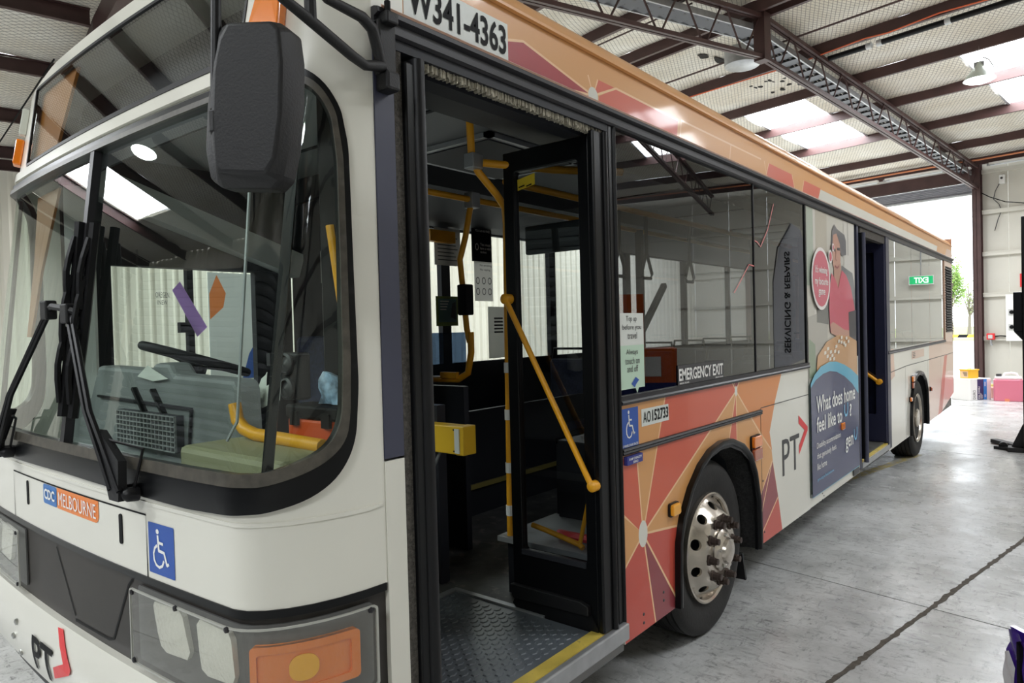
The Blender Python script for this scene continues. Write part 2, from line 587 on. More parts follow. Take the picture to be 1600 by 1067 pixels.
def letters(parent, fn, rows, name='lettering'):
    """each printed line its own flat piece: (text, bold, off, x0, x1, y0, y1, material)"""
    for s, bold, off, x0, x1, y0, y1, material in rows:
        text(MB(), s, bold, fn, off, x0, x1, y0, y1).build(name, material, parent)

def poly(mb, pts, fn, off, mi=0):
    """flat print: a thin filled polygon (any winding)"""
    return patch(mb, pts, fn, off, 0, mi=mi)

def wheelchair(mb, fn, off, x0, x1, y0, y1, mi=0):
    def T(p): return (x0+(x1-x0)*p[0], y0+(y1-y0)*p[1])
    W = (x1-x0)
    def st(pts, wd): poly(mb, stroke([T(p) for p in pts], wd*W), fn, off, mi)
    poly(mb, [T(p) for p in ell(.34, .93, .09, .065, 12)], fn, off, mi)
    st([(.35, .84), (.40, .44)], .10)
    st([(.37, .66), (.66, .65)], .085)
    st([(.37, .46), (.70, .44), (.86, .14)], .10)
    st([(.84, .14), (.97, .20)], .085)
    st([(.30+.0, .58), (.16, .50), (.08, .36), (.10, .20), (.22, .08), (.40, .04), (.58, .10), (.68, .24)], .085)

def frame2(pt, ex, ey, nz):
    """map of a flat face: origin, right axis, up axis, outward axis"""
    pt = Vector(pt); ex = Vector(ex); ey = Vector(ey); nz = Vector(nz)
    return lambda a, b, t: pt + ex*a + ey*b + nz*t
# ------------------------------------------------------------ the shed
UL, UR, VN, VF, VM = -13.9, 8.0, -8.0, 22.2, 3.4     # left / right / near / far walls, line where the annex roof starts
SL = .108
def zr(v): return 6.85 - SL*abs(v-11.27)              # underside of the main purlins
def za(u): return 5.30 - .10*max(0, -7.8-u) + .05*max(0, min(0, u)+7.8)*.4   # underside of the annex purlins

bu = lambda a, b, t: B(a, b, t)

def base(name): return thing(name, (0, 0, 0), kind='structure')

# floor: slabs with open joints
fl = base('floor')
MB().box((UL-.2, VN-.2, GZ-.3), (UR+.2, VF+.1, GZ-.06), fn=B).build('subfloor', mat('dark_joint', (70, 68, 64), .9), fl)
us = [UL, -11.06, -5.558, -.058, UR]; vs_ = [VN, -6.13, -.63, 4.87, 10.37, 15.87, VF+.05]
for i in range(len(us)-1):
    for j in range(len(vs_)-1):
        g = .012 if i else .012
        MB().box((us[i]+g, vs_[j]+.006, GZ-.15), (us[i+1]-.012, vs_[j+1]-.006, GZ), fn=B).build('concrete_slab', FLOORM, fl)
jf = MB(); rj = random.Random(2); v = VN
rows = []
while v < VF:
    a = .010+.014*rj.random()**2; b = .010+.014*rj.random()**2
    rows.append((v, -.058-a, -.058+b)); v += .035
for (v0, a0, b0), (v1, a1, b1) in zip(rows, rows[1:]):
    jf.add([B(a0, v0, GZ+.0015), B(b0, v0, GZ+.0015), B(b1, v1, GZ+.0015), B(a1, v1, GZ+.0015)], [(0, 1, 2, 3)])
jf.build('joint_filler', mat('crumbled_joint_filler', (84, 78, 70), .9, noise=(40, .3)), fl)
worn = mat('worn_yellow_line_paint', (176, 160, 96), .6, noise=(6, .3), dirt=((165, 162, 152), 9, .48))
MB().box((-2.0, 7.4, GZ), (-1.9, 9.95, GZ+.003), fn=B).build('yellow_line', worn, fl)

def wall_lining(name, axis, pos, a0, a1, z1, openings=(), sgn=1, pitch=1.2, girts=True, girtm=None):
    """lining sheets with lap joints, and girts in front; axis 'v': wall plane v = pos, runs along u"""
    wl = base(name)
    f = (lambda a, t, z: B(a, pos+t*sgn, z)) if axis == 'v' else (lambda a, t, z: B(pos+t*sgn, a, z))
    a = a0
    br_ = sorted([q for o in openings for q in o[:2]] + [a1])
    while a < a1-.01:
        b = min([a+pitch] + [q for q in br_ if q > a+.01])
        if openings and abs(a-openings[0][1]) < .01: b = a+.62
        op = [o for o in openings if o[0] < b-.01 and o[1] > a+.01]
        lo = GZ-.02
        for o in op: lo = o[2]
        if lo < z1:
            MB().box((a+.004, 0, lo), (b-.004, .03, z1), fn=f).build('lining_sheet', PANELW, wl)
        a = b
    MB().box((a0, .04, GZ-.02), (a1, .09, z1), fn=f).build('backing_sheet', mat('dark_backing', (80, 78, 74), .8), wl) if not openings else None
    if girts:
        for z in (1.03, 2.2, 3.3, 4.42, 5.5):
            segs = [(a0, a1)]
            for o in openings:
                if z < o[2]: segs = [q for sg in segs for q in ((sg[0], min(sg[1], o[0]-.05)), (max(sg[0], o[1]+.05), sg[1])) if q[1]-q[0] > .1]
            for sg in segs:
                g = MB().box((sg[0], -.10, z-.055), (sg[1], 0, z+.055), fn=f)
                g.box((sg[0], -.11, z+.03), (sg[1], -.10, z+.055), fn=f)
                g.build('girt', girtm or PANELW, wl)
    return wl, f

# opening to the yard: u -11.6 .. -4.85, head at 4.97
DO = (-11.5, -4.7, 4.97)
wf, ff = wall_lining('wall_far', 'v', VF, UL, UR, 6.4, openings=[(-11.5, -4.7, 5.62)], pitch=1.133)
MB().box((-4.62, -.02, GZ), (UR, -.0, GZ+.09), fn=ff).build('base_rail', PANELW, wf)
MB().box((-11.6, -.16, 5.29), (-4.85, .05, 5.62), fn=ff).build('header_beam', BROWN, wf)
MB().box((-11.6, -.02, 5.6), (-4.7, .02, 6.4), fn=ff).build('lining_sheet', PANELW, wf)
def hcol(name, u, v, z1, par, s=.19, t=.012):
    m = MB()
    m.box((u-s/2, v-s/2, GZ), (u+s/2, v-s/2+.02, z1), fn=B).box((u-s/2, v+s/2-.02, GZ), (u+s/2, v+s/2, z1), fn=B).box((u-.012, v-s/2, GZ), (u+.012, v+s/2, z1), fn=B)
    m.box((u-s/2, v-s/2, GZ), (u-s/2+.02, v+s/2, z1), fn=B)
    return m.build(name, BROWN, par)
hcol('door_column', -4.75, VF-.12, 5.75, wf)
hcol('door_column', -11.6, VF-.12, 5.75, wf)
# rolled-up door above the opening
dr = base('door_1')
m = MB()
for k in range(7):
    z0 = 4.97+k*.045
    m.tube([B(-11.45, VF+.02, z0+.02), B(-4.86, VF+.02, z0+.02)], .024, 6)
m.build('curtain_slat', mat('grey_door_slats', (150, 150, 158), .5, metal=.3), dr, smooth=40)
MB().box((-11.5, VF-.05, 4.94), (-4.85, VF+.07, 4.985), fn=B).build('bottom_rail', GALV, dr)
for u in (-11.48, -4.88):
    MB().box((u-.03, VF-.02, GZ), (u+.03, VF+.08, 5.3), fn=B).build('door_guide', GALV, dr)

wr, fr = wall_lining('wall_right', 'u', UR, VN, VF, 6.6, openings=(), sgn=1, pitch=1.2, girtm=BROWN)
for v in (-2.0, 3.4, 9.0, 15.5): hcol('wall_column', UR-.12, v, 5.6, wr)

def ribbed(name, axis, pos, a0, a1, z1, sgn, openings=()):
    wl = base(name)
    f = (lambda a, t, z: B(a, pos+t*sgn, z)) if axis == 'v' else (lambda a, t, z: B(pos+t*sgn, a, z))
    a = a0
    while a < a1-.01:
        b = min(a+.9, a1)
        lo = GZ-.02
        for o in openings:
            if o[0] < b-.01 and o[1] > a+.01: lo = o[2]
        prof = []
        x = a
        while x < b-.001:
            x2 = min(x+.225, b)
            prof += [(x, 0), (x+.05, -.03), (x+.085, -.03), (x+.125, 0)] if x2-x > .2 else [(x, 0)]
            x = x2
        prof.append((b, 0))
        MB().strip(prof, lambda p, q, z: f(p, q, z), lo, z1).build('ribbed_sheet', CREAMW, wl)
        a = b
    return wl, f
wlft, flf = ribbed('wall_left', 'u', UL, VN, VF, 6.4, 1)
MB().box((VN, -.06, GZ), (VF, 0, GZ+.08), fn=lambda a, t, z: B(UL-t, a, z)).build('base_rail', PANELW, wlft)
wnr, fnr = ribbed('wall_near', 'v', VN, UL, UR, 6.2, 1)
d2 = base('added_screen_near')                                   # unseen dark slats added to darken the windscreen's reflection
GD = mat('dark_grey_screen_slats', (96, 98, 100), .55, metal=.2)
for k in range(24): MB().tube([B(-13.2, VN+.09, GZ+.1+k*.2), B(6.5, VN+.09, GZ+.1+k*.2)], .10, 6).build('curtain_slat', GD, d2)
d3 = base('added_screen_left')  # same added dark slats at the near end of the left wall
for k in range(24): MB().tube([B(UL+.09, VN+.2, GZ+.1+k*.2), B(UL+.09, -6.1, GZ+.1+k*.2)], .10, 6).build('curtain_slat', GD, d3)

# ------------------------------------------------------------ roof
ce = base('ceiling')
PV = [3.55, 5.45, 7.5, 9.43, 11.12, 11.42, 13.31, 15.0, 16.67, 18.55, 20.43, 22.0]
def cpurlin(length_fn, u0, u1):
    """C section, 0.2 deep"""
    prof = [(-.035, .03), (-.035, 0), (.035, 0), (.035, .012), (-.02, .012), (-.02, .188), (.035, .188), (.035, .2), (-.035, .2)]
    return MB().strip(prof, length_fn, u0, u1, closed=True)
src = cpurlin(lambda a, b, t: B(t, a, b), UL, UR).build('purlin', BROWN, ce)
src.location = B(0, PV[0], zr(PV[0]))
for v in PV[1:]: inst(src, 'purlin', ce, B(0, v, zr(v)))
def sky_cells():
    for c in ((-7.65, -6.1), (-3.1, -1.5), (2.6, 4.2), (-12.6, -11.0)):
        yield c
SKYB = {7, 8}                                         # bays with daylit sheets (15.0-16.67-18.55)
SKYB2 = {1, 2}  # bays with extra glowing sheets, added out of view to light the shed
def sheet(u0, u1, v0, v1, name, material, dz, sag, fnz, par, nu, nv=6, al='v'):
    vs = []; fs = []
    for i in range(nu+1):
        for j in range(nv+1):
            u = u0+(u1-u0)*i/nu; v = v0+(v1-v0)*j/nv
            q = (j/nv if al == 'v' else i/nu)
            s = sag*math.sin(PI*q) + (random.uniform(-.022, .022) if sag else 0)
            vs.append(B(u, v, fnz(u, v)+dz-s))
    for i in range(nu):
        for j in range(nv):
            a = i*(nv+1)+j
            fs.append((a, a+1, a+nv+2, a+nv+1))
    return MB().add(vs, fs).build(name, material, par, smooth=60)
zmain = lambda u, v: zr(v)
for k in range(len(PV)-1):
    v0, v1 = PV[k], PV[k+1]
    if v1-v0 < .5:
        sheet(UL, UR, v0, v1, 'roof_blanket', NETM, .2, .0, zmain, ce, 8, 2); continue
    cells = [c for c in sky_cells() if k in SKYB or c[0] > 0 or c[0] < -10] if k in SKYB or k in SKYB2 else []
    cells.sort()
    u = UL
    for c0, c1 in cells + [(UR, UR)]:
        if c0-u > .05: sheet(u, c0, v0, v1, 'roof_blanket', NETM, .2, .06, zmain, ce, max(2, int((c0-u)/.7)), 6)
        if c1 > c0:
            s = (c1-c0)/2
            s = (c1-c0)/3
            for q in range(3):
                sheet(c0+s*q+.01, c0+s*(q+1)-.01, v0+.04, v1-.04, 'daylit_sheet', SKYM, .22, 0, zmain, ce, 2, 2)
            m = MB()
            for e in (c0, c1): m.beam(B(e, v0, zr(v0)+.19), B(e, v1, zr(v1)+.19), .05, .04)
            m.build('sheet_edge_trim', GALV, ce)
        u = c1
# annex roof, purlins running the other way
AU = [UL+.1, -13.1, -11.35, -9.5, -7.85, -6.2, -4.5, -2.8, -1.1, .6, 2.3, 4.0, 5.8, UR]
src = cpurlin(lambda a, b, t: B(a, t, b), VN, 1.85).build('purlin', BROWN, ce)
src.location = B(AU[0], 0, za(AU[0]))
for u in AU[1:]: inst(src, 'purlin', ce, B(u, 0, za(u)))
zann = lambda u, v: za(u)
for k in range(len(AU)-1):
    u0_, u1_ = AU[k], AU[k+1]
    if k in (2, 6, 10):
        for vv0, vv1, sky in ((VN, -6.0, 0), (-6.0, -3.2, 1), (-3.2, 3.5, 0)):
            if sky:
                sheet(u0_+.04, u1_-.04, vv0, vv1, 'daylit_sheet', SKYM, .22, 0, zann, ce, 2, 2)
            else:
                sheet(u0_, u1_, vv0, vv1, 'roof_blanket', NETM, .2, .05, zann, ce, 5, 8, 'u')
    else:
        sheet(u0_, u1_, VN, 3.5, 'roof_blanket', NETM, .2, .05, zann, ce, 5, 14, 'u')
m = MB()
for a, b in ((UL, -7.8), (-7.8, UR)): m.beam(B(a, 1.95, za(a)-.06), B(b, 1.95, za(b)-.06), .16, .3)
m.build('rafter', BROWN, ce)
m = MB()
m.box((UL, 3.38, 5.2), (UR, 3.5, 6.3), fn=B)
m.build('roof_step_lining', PANELW, ce)
for a, b in (((-12.0, 1.2, 4.72), (-9.0, 1.62, 5.22)), ((-14, .9, 4.5), (-12.6, 1.1, 4.72))):
    MB().tube([B(*a), B(*b)], .012, 6).build('bracing_rod', PRINTK, ce)
MB().tube([B(-13.9, 12.35, zr(12.35)-.02), B(8, 12.35, zr(12.35)-.02)], .018, 6).build('bracing_rod', BROWN, ce)
MB().tube([B(-13.9, 9.65, zr(9.65)-.0), B(-5.0, 9.65, zr(9.65)-.0)], .014, 6).build('bracing_rod', BROWN, ce)

# trusses along v
def truss(u):
    t0 = MB()
    def zt(v): return 6.80 - SL*abs(v-11.27)
    def zb(v): return 6.12 - .097*abs(v-11.27)
    p = MB().beam(B(u, 11.27, 6.05), B(u, 11.27, 6.85), .2, .2, up=(math.cos(TH), -math.sin(TH), 0)).build('apex_post', BROWN, ce)
    for side in (-1, 1):
        e = 11.27+side*10.85
        if side < 0: e = 3.5
        for off in (-.036, .036):
            MB().beam(B(u+off, 11.27, zt(11.27)), B(u+off, e, zt(e)), .05, .07).build('top_chord', BROWN, p)
            MB().beam(B(u+off, 11.27, zb(11.27)), B(u+off, e, zb(e)), .05, .06).build('bottom_chord', BROWN, p)
        n = max(2, int(abs(e-11.27)/.98)); 
        for k in range(n):
            a = 11.27+(e-11.27)*(k+.08)/n; b = 11.27+(e-11.27)*(k+.48)/n; c = 11.27+(e-11.27)*(k+.56)/n; d_ = 11.27+(e-11.27)*(k+.97)/n
            MB().beam(B(u, a, zt(a)), B(u, b, zb(b)), .022, .022).build('web_bar', BROWN, p)
            MB().beam(B(u, c, zb(c)), B(u, d_, zt(d_)), .022, .022).build('web_bar', BROWN, p)
truss(-4.75)
truss(3.2)

# cable tray beside the truss
ct = thing('cable_tray', B(-5.0, 12, 6.4), 'long galvanised cable tray running beside the brown roof truss', 'cable tray')
zc = lambda v: 6.66 - SL*abs(v-11.27)
for off in (-.19, .19):
    for side in (3.6, 22.0):
        MB().beam(B(-5.05+off, 11.27, zc(11.27)), B(-5.05+off, side, zc(side)), .03, .10).build('tray_rail', GALV, ct)
src = MB().beam(B(-.19, 0, 0), B(.19, 0, 0), .25, .012).build('tray_rung', mat('dark_perforated_tray', (98, 100, 106), .55, metal=.4), None)
src.parent = ct
k = 0
vv = 5.0
while vv < 21.8:
    o = src if k == 0 else src.copy()
    if k: COL.objects.link(o); o.parent = ct
    o.location = B(-5.05, vv, zc(vv)-.03)-Vector(ct['org'])
    vv += .3; k += 1
m = MB()
for q, rr in ((-.1, .03), (-.02, .022), (.07, .035)):
    m.tube([B(-5.05+q, 3.7, zc(3.7)+.0), B(-5.05+q, 11.27, zc(11.27)+.0), B(-5.05+q, 21.8, zc(21.8)+.0)], rr, 6)
m.build('cable_bundle', PRINTG, ct)

# roof ventilator with torn lining round it
vt = thing('roof_ventilator', B(-5.85, 12.45, 6.9), 'round grey ventilator duct behind torn roof lining near the truss apex', 'ventilator')
m = MB().lathe([(.30, .0), (.33, .02), (.33, .34), (.29, .34), (.29, .02)], B(-5.85, 12.45, 6.56), (0, 0, 1), 28)
m.build('duct', GALV, vt, smooth=40)
DK = mat('torn_dark_lining', (40, 37, 34), .9)
rt = random.Random(9)
def tear(cu, cv, lu, lv, n, name, par):
    P = [(cu+lu*math.cos(2*PI*i/n)*rt.uniform(.55, 1.1), cv+lv*math.sin(2*PI*i/n)*rt.uniform(.55, 1.1)) for i in range(n)]
    MB().extrude(P, lambda x, y, t: B(x, y, zr(y)+.2-.06*math.sin(PI*.5)-.012+t), 0, .006).build(name, DK, par)
for a, b, la, lb in ((-6.50, 12.12, .12, .16), (-6.38, 12.50, .10, .22), (-6.18, 12.86, .14, .16), (-5.80, 12.92, .18, .10), (-5.50, 12.70, .10, .14)): tear(a, b, la, lb, 9, 'torn_lining_flap', vt)
for k in range(12):
    tear(-6.15+rt.uniform(-.48, .48), 14.2+rt.uniform(-.40, .38), rt.uniform(.03, .09), rt.uniform(.03, .08), 7, 'lining_tear', ce)

# high-bay lamps
def highbay(u, v, z, label, group=None):
    t = thing('high_bay_lamp', B(u, v, z), label, 'lamp', group)
    c = B(u, v, z)
    MB().lathe([(.05, .32), (.07, .25), (.10, .21), (.13, .17), (.18, .11), (.255, 0), (.245, 0), (.17, .08), (.06, .14)], c, (0, 0, 1), 28).build('reflector', mat('pale_reflector', (206, 214, 206), .35, metal=.2), t, smooth=40)
    MB().lathe([(.0001, -.055), (.12, -.045), (.20, -.02), (.232, .002), (.0001, .03)], c, (0, 0, 1), 24).build('lens', LAMPM, t, smooth=50)
    MB().tube([c+Vector((0, 0, .4)), c+Vector((0, 0, .62)), c+Vector((0, 0, zr(v)-z if v > VM else za(u)-z))], .008, 6).build('hanging_chain', GALV, t)
    MB().box((-.08, -.05, .22), (.08, .05, .32), fn=lambda x, y, q: c+Vector((x, y, q))).build('ballast_box', GALV, t)
    MB().tube([c+Vector((.05, 0, .4)), c+Vector((.14, .02, .34)), c+Vector((.22, .02, .18)), c+Vector((.28, 0, .16))], .012, 6).build('safety_hook', GALV, t)
    return t
highbay(-2.62, 14.9, 5.88, 'white glowing high-bay lamp hanging under the roof by the daylit sheets')
m = MB().box((-2.05, 15.6, 6.25), (-1.85, 15.9, 6.6), fn=B)
tag(m.build('ballast_housing', GALV, bevel=.01), 'grey metal box hanging under the daylit sheet beside the lamp', 'box')
OUT = 'added lamps over the shed'  # unseen lamps added to brighten the shed
for u, v, s in ((4.5, 8.0, 'added high-bay lamp out of view, over the right side wall'), (-10.3, 9.0, 'added unseen high-bay lamp beyond the bus roof, over the ribbed left wall')): highbay(u, v, 5.7, s, OUT)
for u, v, s in ((-7.0, -3.0, 'high-bay lamp over the annex by the ribbed left wall'), (-1.5, -1.2, 'high-bay lamp over the annex mirrored as a white oval in the windscreen'), (4.0, -3.0, 'high-bay lamp over the annex by the right side wall')): highbay(u, v, 4.7, s, 'lamps over the annex')

# cables, tubes and pipes under the roof
oc = MB().tube([B(-8, 13.2, 6.60), B(-5.2, 13.2, 6.56), B(-4.6, 13.22, 6.60), B(-3.9, 13.24, 6.64), B(-3.5, 13.22, 6.60), B(-2.7, 13.24, 6.66), B(-1.8, 13.22, 6.60), B(-1, 13.24, 6.66), B(4, 13.24, 6.64)], .012, 6)
tag(oc.build('orange_cable', mat('orange_cable_sheath', (232, 108, 62), .5)), 'thin orange cable strung along a brown roof purlin', 'cable')
bt = thing('black_heater_tube', B(-3, 13.5, 6.5), 'thick black tube with pale couplings hung along the roof purlin', 'tube')
for a, b in ((-4.7, -4.0), (-3.75, -2.72), (-2.66, -.5), (-.4, 3)):
    MB().tube([B(a, 13.55, 6.60), B(b, 13.55, 6.60)], .05, 10).build('tube_length', BLACK, bt, smooth=40)
for a in (-4.0, -3.82, -2.72):
    MB().tube([B(a, 13.55, 6.60), B(a+.09, 13.55, 6.60)], .058, 10).build('coupling', TUBEM, bt, smooth=40)
def batten(u0, u1, v, z, label):
    t = thing('light_batten', B((u0+u1)/2, v, z), label, 'light')
    MB().box((u0, v-.06, z), (u1, v+.06, z+.05), fn=B).build('housing', WHITEPL, t)
    MB().tube([B(u0+.03, v, z-.02), B(u1-.03, v, z-.02)], .022, 8).build('tube', TUBEM, t, smooth=40)
    MB().box((u0-.05, v-.04, z-.02), (u0+.12, v+.04, z+.03), fn=B).build('end_cap', GALV, t)
batten(-9.0, -7.1, VF-.6, 5.62, 'white tube light over the roller door, next to the bus roof')
batten(-6.9, -5.4, VF-.6, 5.62, 'white tube light over the roller door, next to the column')
batten(-4.4, -2.6, VF-.35, 5.62, 'white tube light high on the wall right of the column')
tag(MB().tube([B(-13, VF-.75, 5.74), B(-5, VF-.75, 5.74), B(-4.6, VF-.55, 5.76), B(7, VF-.5, 5.80)], .022, 6).build('orange_conduit', mat('orange_pipe', (214, 132, 90), .5)), 'orange conduit running over the roller door along the far wall', 'pipe')
tag(MB().tube([B(-13, VF-.68, 5.80), B(-5, VF-.68, 5.80), B(-4.6, VF-.5, 5.82), B(7, VF-.45, 5.88)], .016, 6).build('brown_conduit', BROWN), 'thin brown conduit above the orange conduit on the far wall', 'pipe')

for a, b in ((3.4, 9.0), (9.0, 15.5)):
    MB().tube([B(UR-.15, a, 1.0), B(UR-.15, b, 5.4)], .03, 6).build('wall_brace', BROWN, wr)
# fittings on the far wall
W = lambda a, z, t: B(a, VF-.0-t, z)                  # t out from the wall face
def wbox(m, a0, a1, z0, z1, t0, t1, mi=0): return m.box((a0, z0, t0), (a1, z1, t1), mi, fn=W)
sb = thing('switch_board', B(-3.9, VF-.1, 1.6), 'white switch board with black rotary switches on the far wall', 'switchboard')
wbox(MB(), -4.13, -3.45, .96, 2.19, .0, .16).build('cabinet', WHITEPL, sb, bevel=.01)
for a in (-3.99, -3.62):
    for z in (1.72, 1.33):
        wbox(MB(), a-.075, a+.075, z-.08, z+.08, .16, .18).build('switch_plate', mat('grey_switch_plate', (196, 196, 194), .4), sb)
        MB().lathe([(.05, .0), (.05, .03), (.03, .05), (.0001, .05)], W(a, z, .18), B(0, -1, 0)-B(0, 0, 0), 14).build('rotary_knob', PRINTK, sb, smooth=40)
m = MB(); wbox(m, -3.90, -3.55, 1.86, 2.12, .16, .164)
m.build('warning_plate', PRINTW, sb)
m = MB(); poly(m, ell(-3.72, 2.06, .14, .045, 20), W, .166)
m.build('danger_oval', PRINTR, sb)
m = MB(); text(m, 'DANGER', .02, W, .168, -3.80, -3.64, 2.035, 2.085); m.build('lettering', PRINTW, sb)
rs = thing('fire_sign', B(-3.7, VF-.02, 2.6), 'red fire sign on the far wall over the switch board', 'sign')
wbox(MB(), -3.84, -3.4, 2.37, 2.72, .02, .03).build('sign_plate', PRINTR, rs)
m = MB(); text(m, 'FIRE', .02, W, .032, -3.76, -3.48, 2.48, 2.60); m.build('lettering', PRINTW, rs)
ri = thing('isolator_switch', B(-4.5, VF-.1, 1.0), 'small red and grey isolator switch by the foot of the brown column', 'switch')
wbox(MB(), -4.56, -4.38, 1.0, 1.17, .11, .2).build('housing', PRINTR, ri, bevel=.01)
wbox(MB(), -4.52, -4.42, 1.03, 1.13, .2, .215).build('face_plate', mat('grey_switch_plate', (196, 196, 194), .4), ri)
MB().tube([W(-4.47, 1.0, .15), W(-4.47, .9, .15), W(-4.45, .84, .15)], .025, 8).build('plug', GALV, ri)
tag(MB().tube([W(-4.37, 1.09, .14), W(-4.25, 1.10, .16), W(-4.13, 1.09, .14)], .018, 6).build('black_lead', PRINTK), 'short black lead from the red isolator to the white switch board', 'cable')
jb = thing('junction_box', B(-4.2, VF-.05, 5.2), 'small white junction box high on the far wall right of the column', 'box')
wbox(MB(), -4.26, -4.13, 5.12, 5.36, .0, .08).build('cover', WHITEPL, jb, bevel=.01)
MB().lathe([(.03, 0), (.03, .02), (.0001, .025)], W(-4.2, 5.27, .08), B(0, -1, 0)-B(0, 0, 0), 12).build('socket', PRINTG, jb)
MB().tube([W(-4.26, 5.14, .05), W(-4.36, 4.95, .04), W(-4.40, 4.75, .04), W(-4.28, 4.6, .04), W(-4.22, 4.42, .04), W(-4.30, 4.2, .05), W(-4.38, 3.9, .05)], .010, 6).build('lead', PRINTG, jb)
tag(MB().tube([W(-4.66, 4.95, .1), W(-4.45, 4.80, .16), W(-4.1, 4.62, .18), W(-3.6, 4.50, .18), W(-2.6, 4.5, .18)], .013, 6).build('slack_cable', PRINTK), 'black slack cable sagging across the far wall above the girt', 'cable')
ex = thing('exit_sign', B(-2.6, VF-.1, 2.6), 'green lit exit sign on the far wall mirrored in the rear bus glass', 'sign')
wbox(MB(), -2.75, -2.15, 2.55, 2.80, .12, .2).build('housing', WHITEPL, ex)
m = MB(); wbox(m, -2.73, -2.17, 2.57, 2.78, .2, .204)
m.build('green_face', mat('lit_green_sign', (20, 150, 90), .4, emit=((20, 160, 96), .8)), ex)
m = MB(); text(m, 'EXIT', .02, W, .208, -2.62, -2.28, 2.60, 2.75); m.build('lettering', mat('lit_white_sign', (250, 250, 250), .4, emit=((250, 250, 250), .9)), ex)
MB().tube([W(-2.45, 2.8, .14), W(-2.45, 4.4, .14)], .015, 6).build('conduit', GALV, ex)

# ------------------------------------------------------------ yard outside the opening
gd = base('ground')
MB().box((-60, VF+.1, GZ-.2), (30, 58, GZ-.02), fn=B).build('yard_slab', mat('bright_yard_concrete', (214, 212, 204), .7, noise=(.4, .06)), gd)
MB().box((-120, 58, GZ-.3), (60, 140, GZ-.03), fn=B).build('lawn', mat('pale_lawn_grass', (150, 168, 92), .9, noise=(1.2, .2)), gd)  # pale green grass with soft tone variation
MB().box((-120, 66, GZ-.3), (60, 70, GZ-.01), fn=B).build('path', mat('bright_yard_concrete', (214, 212, 204), .7), gd)
br = thing('striped_barrier', B(-18.6, 57, GZ), 'low yellow and black striped barrier at the yard edge outside', 'barrier')
for k in range(24):
    u = -24+k*.6
    q = [(u, .0), (u+.6, .0), (u+.6+.12, .22), (u+.12, .22)]
    MB().extrude(q, lambda a, z, t: B(a, 57+t, GZ+.25+z), 0, .12).build('stripe_block', PRINTK if k % 2 else YELBOX, br)
for u in (-23.5, -17, -10.5): MB().box((u-.06, 57.0, GZ), (u+.06, 57.1, GZ+.3), fn=B).build('leg', PRINTK, br)

def tree(label, u, v, h, spread, leafy, seed, bark):
    rnd = random.Random(seed)
    base_p = B(u, v, GZ)
    t = thing('tree', base_p, label, 'tree')
    tb = MB(); tips = []
    top = base_p+Vector((rnd.uniform(-.3, .3), 0, h*.32))
    tb.tube([base_p, base_p+Vector((.05, 0, h*.16)), top], [.16*h/5, .12*h/5, .10*h/5], 8)
    for k in range(9):
        a = rnd.uniform(0, 2*PI); e = rnd.uniform(.3, 1.15)
        L = h*rnd.uniform(.3, .62)
        mid = top+Vector((math.cos(a)*spread*.4*math.cos(e)*1.2, math.sin(a)*spread*.4*math.cos(e), L*.5*math.sin(e)+.3))
        end = top+Vector((math.cos(a)*spread*math.cos(e), math.sin(a)*spread*math.cos(e), L*math.sin(e)+.5))
        tb.tube([top, mid, end], [.06*h/5, .04*h/5, .015], 6)
        tips.append(end); tips.append((mid+end)/2)
        for q in range(3):
            e2 = mid+Vector((rnd.uniform(-1, 1)*spread*.4, rnd.uniform(-1, 1)*spread*.4, rnd.uniform(.1, .8)*h*.16))
            tb.tube([mid, e2], [.03*h/5, .01], 5); tips.append(e2)
    tb.build('trunk', bark, t)
    lf = MB()
    for tip in tips:
        for q in range(int(leafy)):
            c = tip+Vector((rnd.gauss(0, spread*.16), rnd.gauss(0, spread*.16), rnd.gauss(0, h*.07)))
            s = rnd.uniform(.06, .13)*h/6
            a = Vector((rnd.uniform(-1, 1), rnd.uniform(-1, 1), rnd.uniform(-1, 1))).normalized(); b = a.orthogonal().normalized()
            lf.add([c-a*s, c-b*s*.45, c+a*s, c+b*s*.45], [(0, 1, 2, 3)])
    lf.build('foliage', mat('leaf_green_%d' % seed, (118, 150, 70) if seed == 3 else (150, 160, 120), .7, noise=(2, .3)), t, kind='stuff')
tree('leafy green tree beyond the yard, next to the bus rear corner', -17.55, 60, 6.6, 1.15, 60, 3, mat('pale_bark', (150, 140, 124), .9))
tree('pale sparse tree beyond the yard, next to the brown door column', -18.3, 66.5, 5.6, 1.1, 9, 5, mat('grey_bark', (120, 112, 104), .9))
# ------------------------------------------------------------ things standing on the floor
def local(org, ang):
    """frame standing on org, x axis turned by ang"""
    o = Vector(org); ca, sa = math.cos(ang), math.sin(ang)
    return lambda x, y, z: o + Vector((ca*x-sa*y, sa*x+ca*y, z))

# towel carton: corner towards the camera
o = (-.158, 17.174, GZ)
bx = thing('towel_carton', o, 'white cardboard carton with navy and blue bands standing by the roller door', 'box')
wa = math.atan2(17.174, -.158-1.562)
e1 = wa-math.radians(42); e2 = wa+math.radians(48)
ex1 = Vector((math.cos(e1), math.sin(e1), 0)); ex2 = Vector((math.cos(e2), math.sin(e2), 0)); O = Vector(o)
CART = mat('white_carton_board', (232, 232, 230), .7)
MB().box((0, 0, 0), (.53, .47, .45), fn=lambda x, y, z: O+ex1*x+ex2*y+Vector((0, 0, z))).build('carton', CART, bx, bevel=.006)
fr_ = frame2(O, ex1, (0, 0, 1), -ex2)
m = MB()
poly(m, [(.0, .02), (.17, .02), (.17, .43), (.0, .43)], fr_, .001, 0)
poly(m, [(.17, .01), (.335, .01), (.335, .44), (.17, .44)], fr_, .002, 1)
poly(m, [(.335, .01), (.42, .01), (.42, .44), (.335, .44)], fr_, .002, 2)
m.build('printed_bands', [CART, NAVY, mat('carton_blue', (44, 136, 214), .5)], bx)
m = MB()
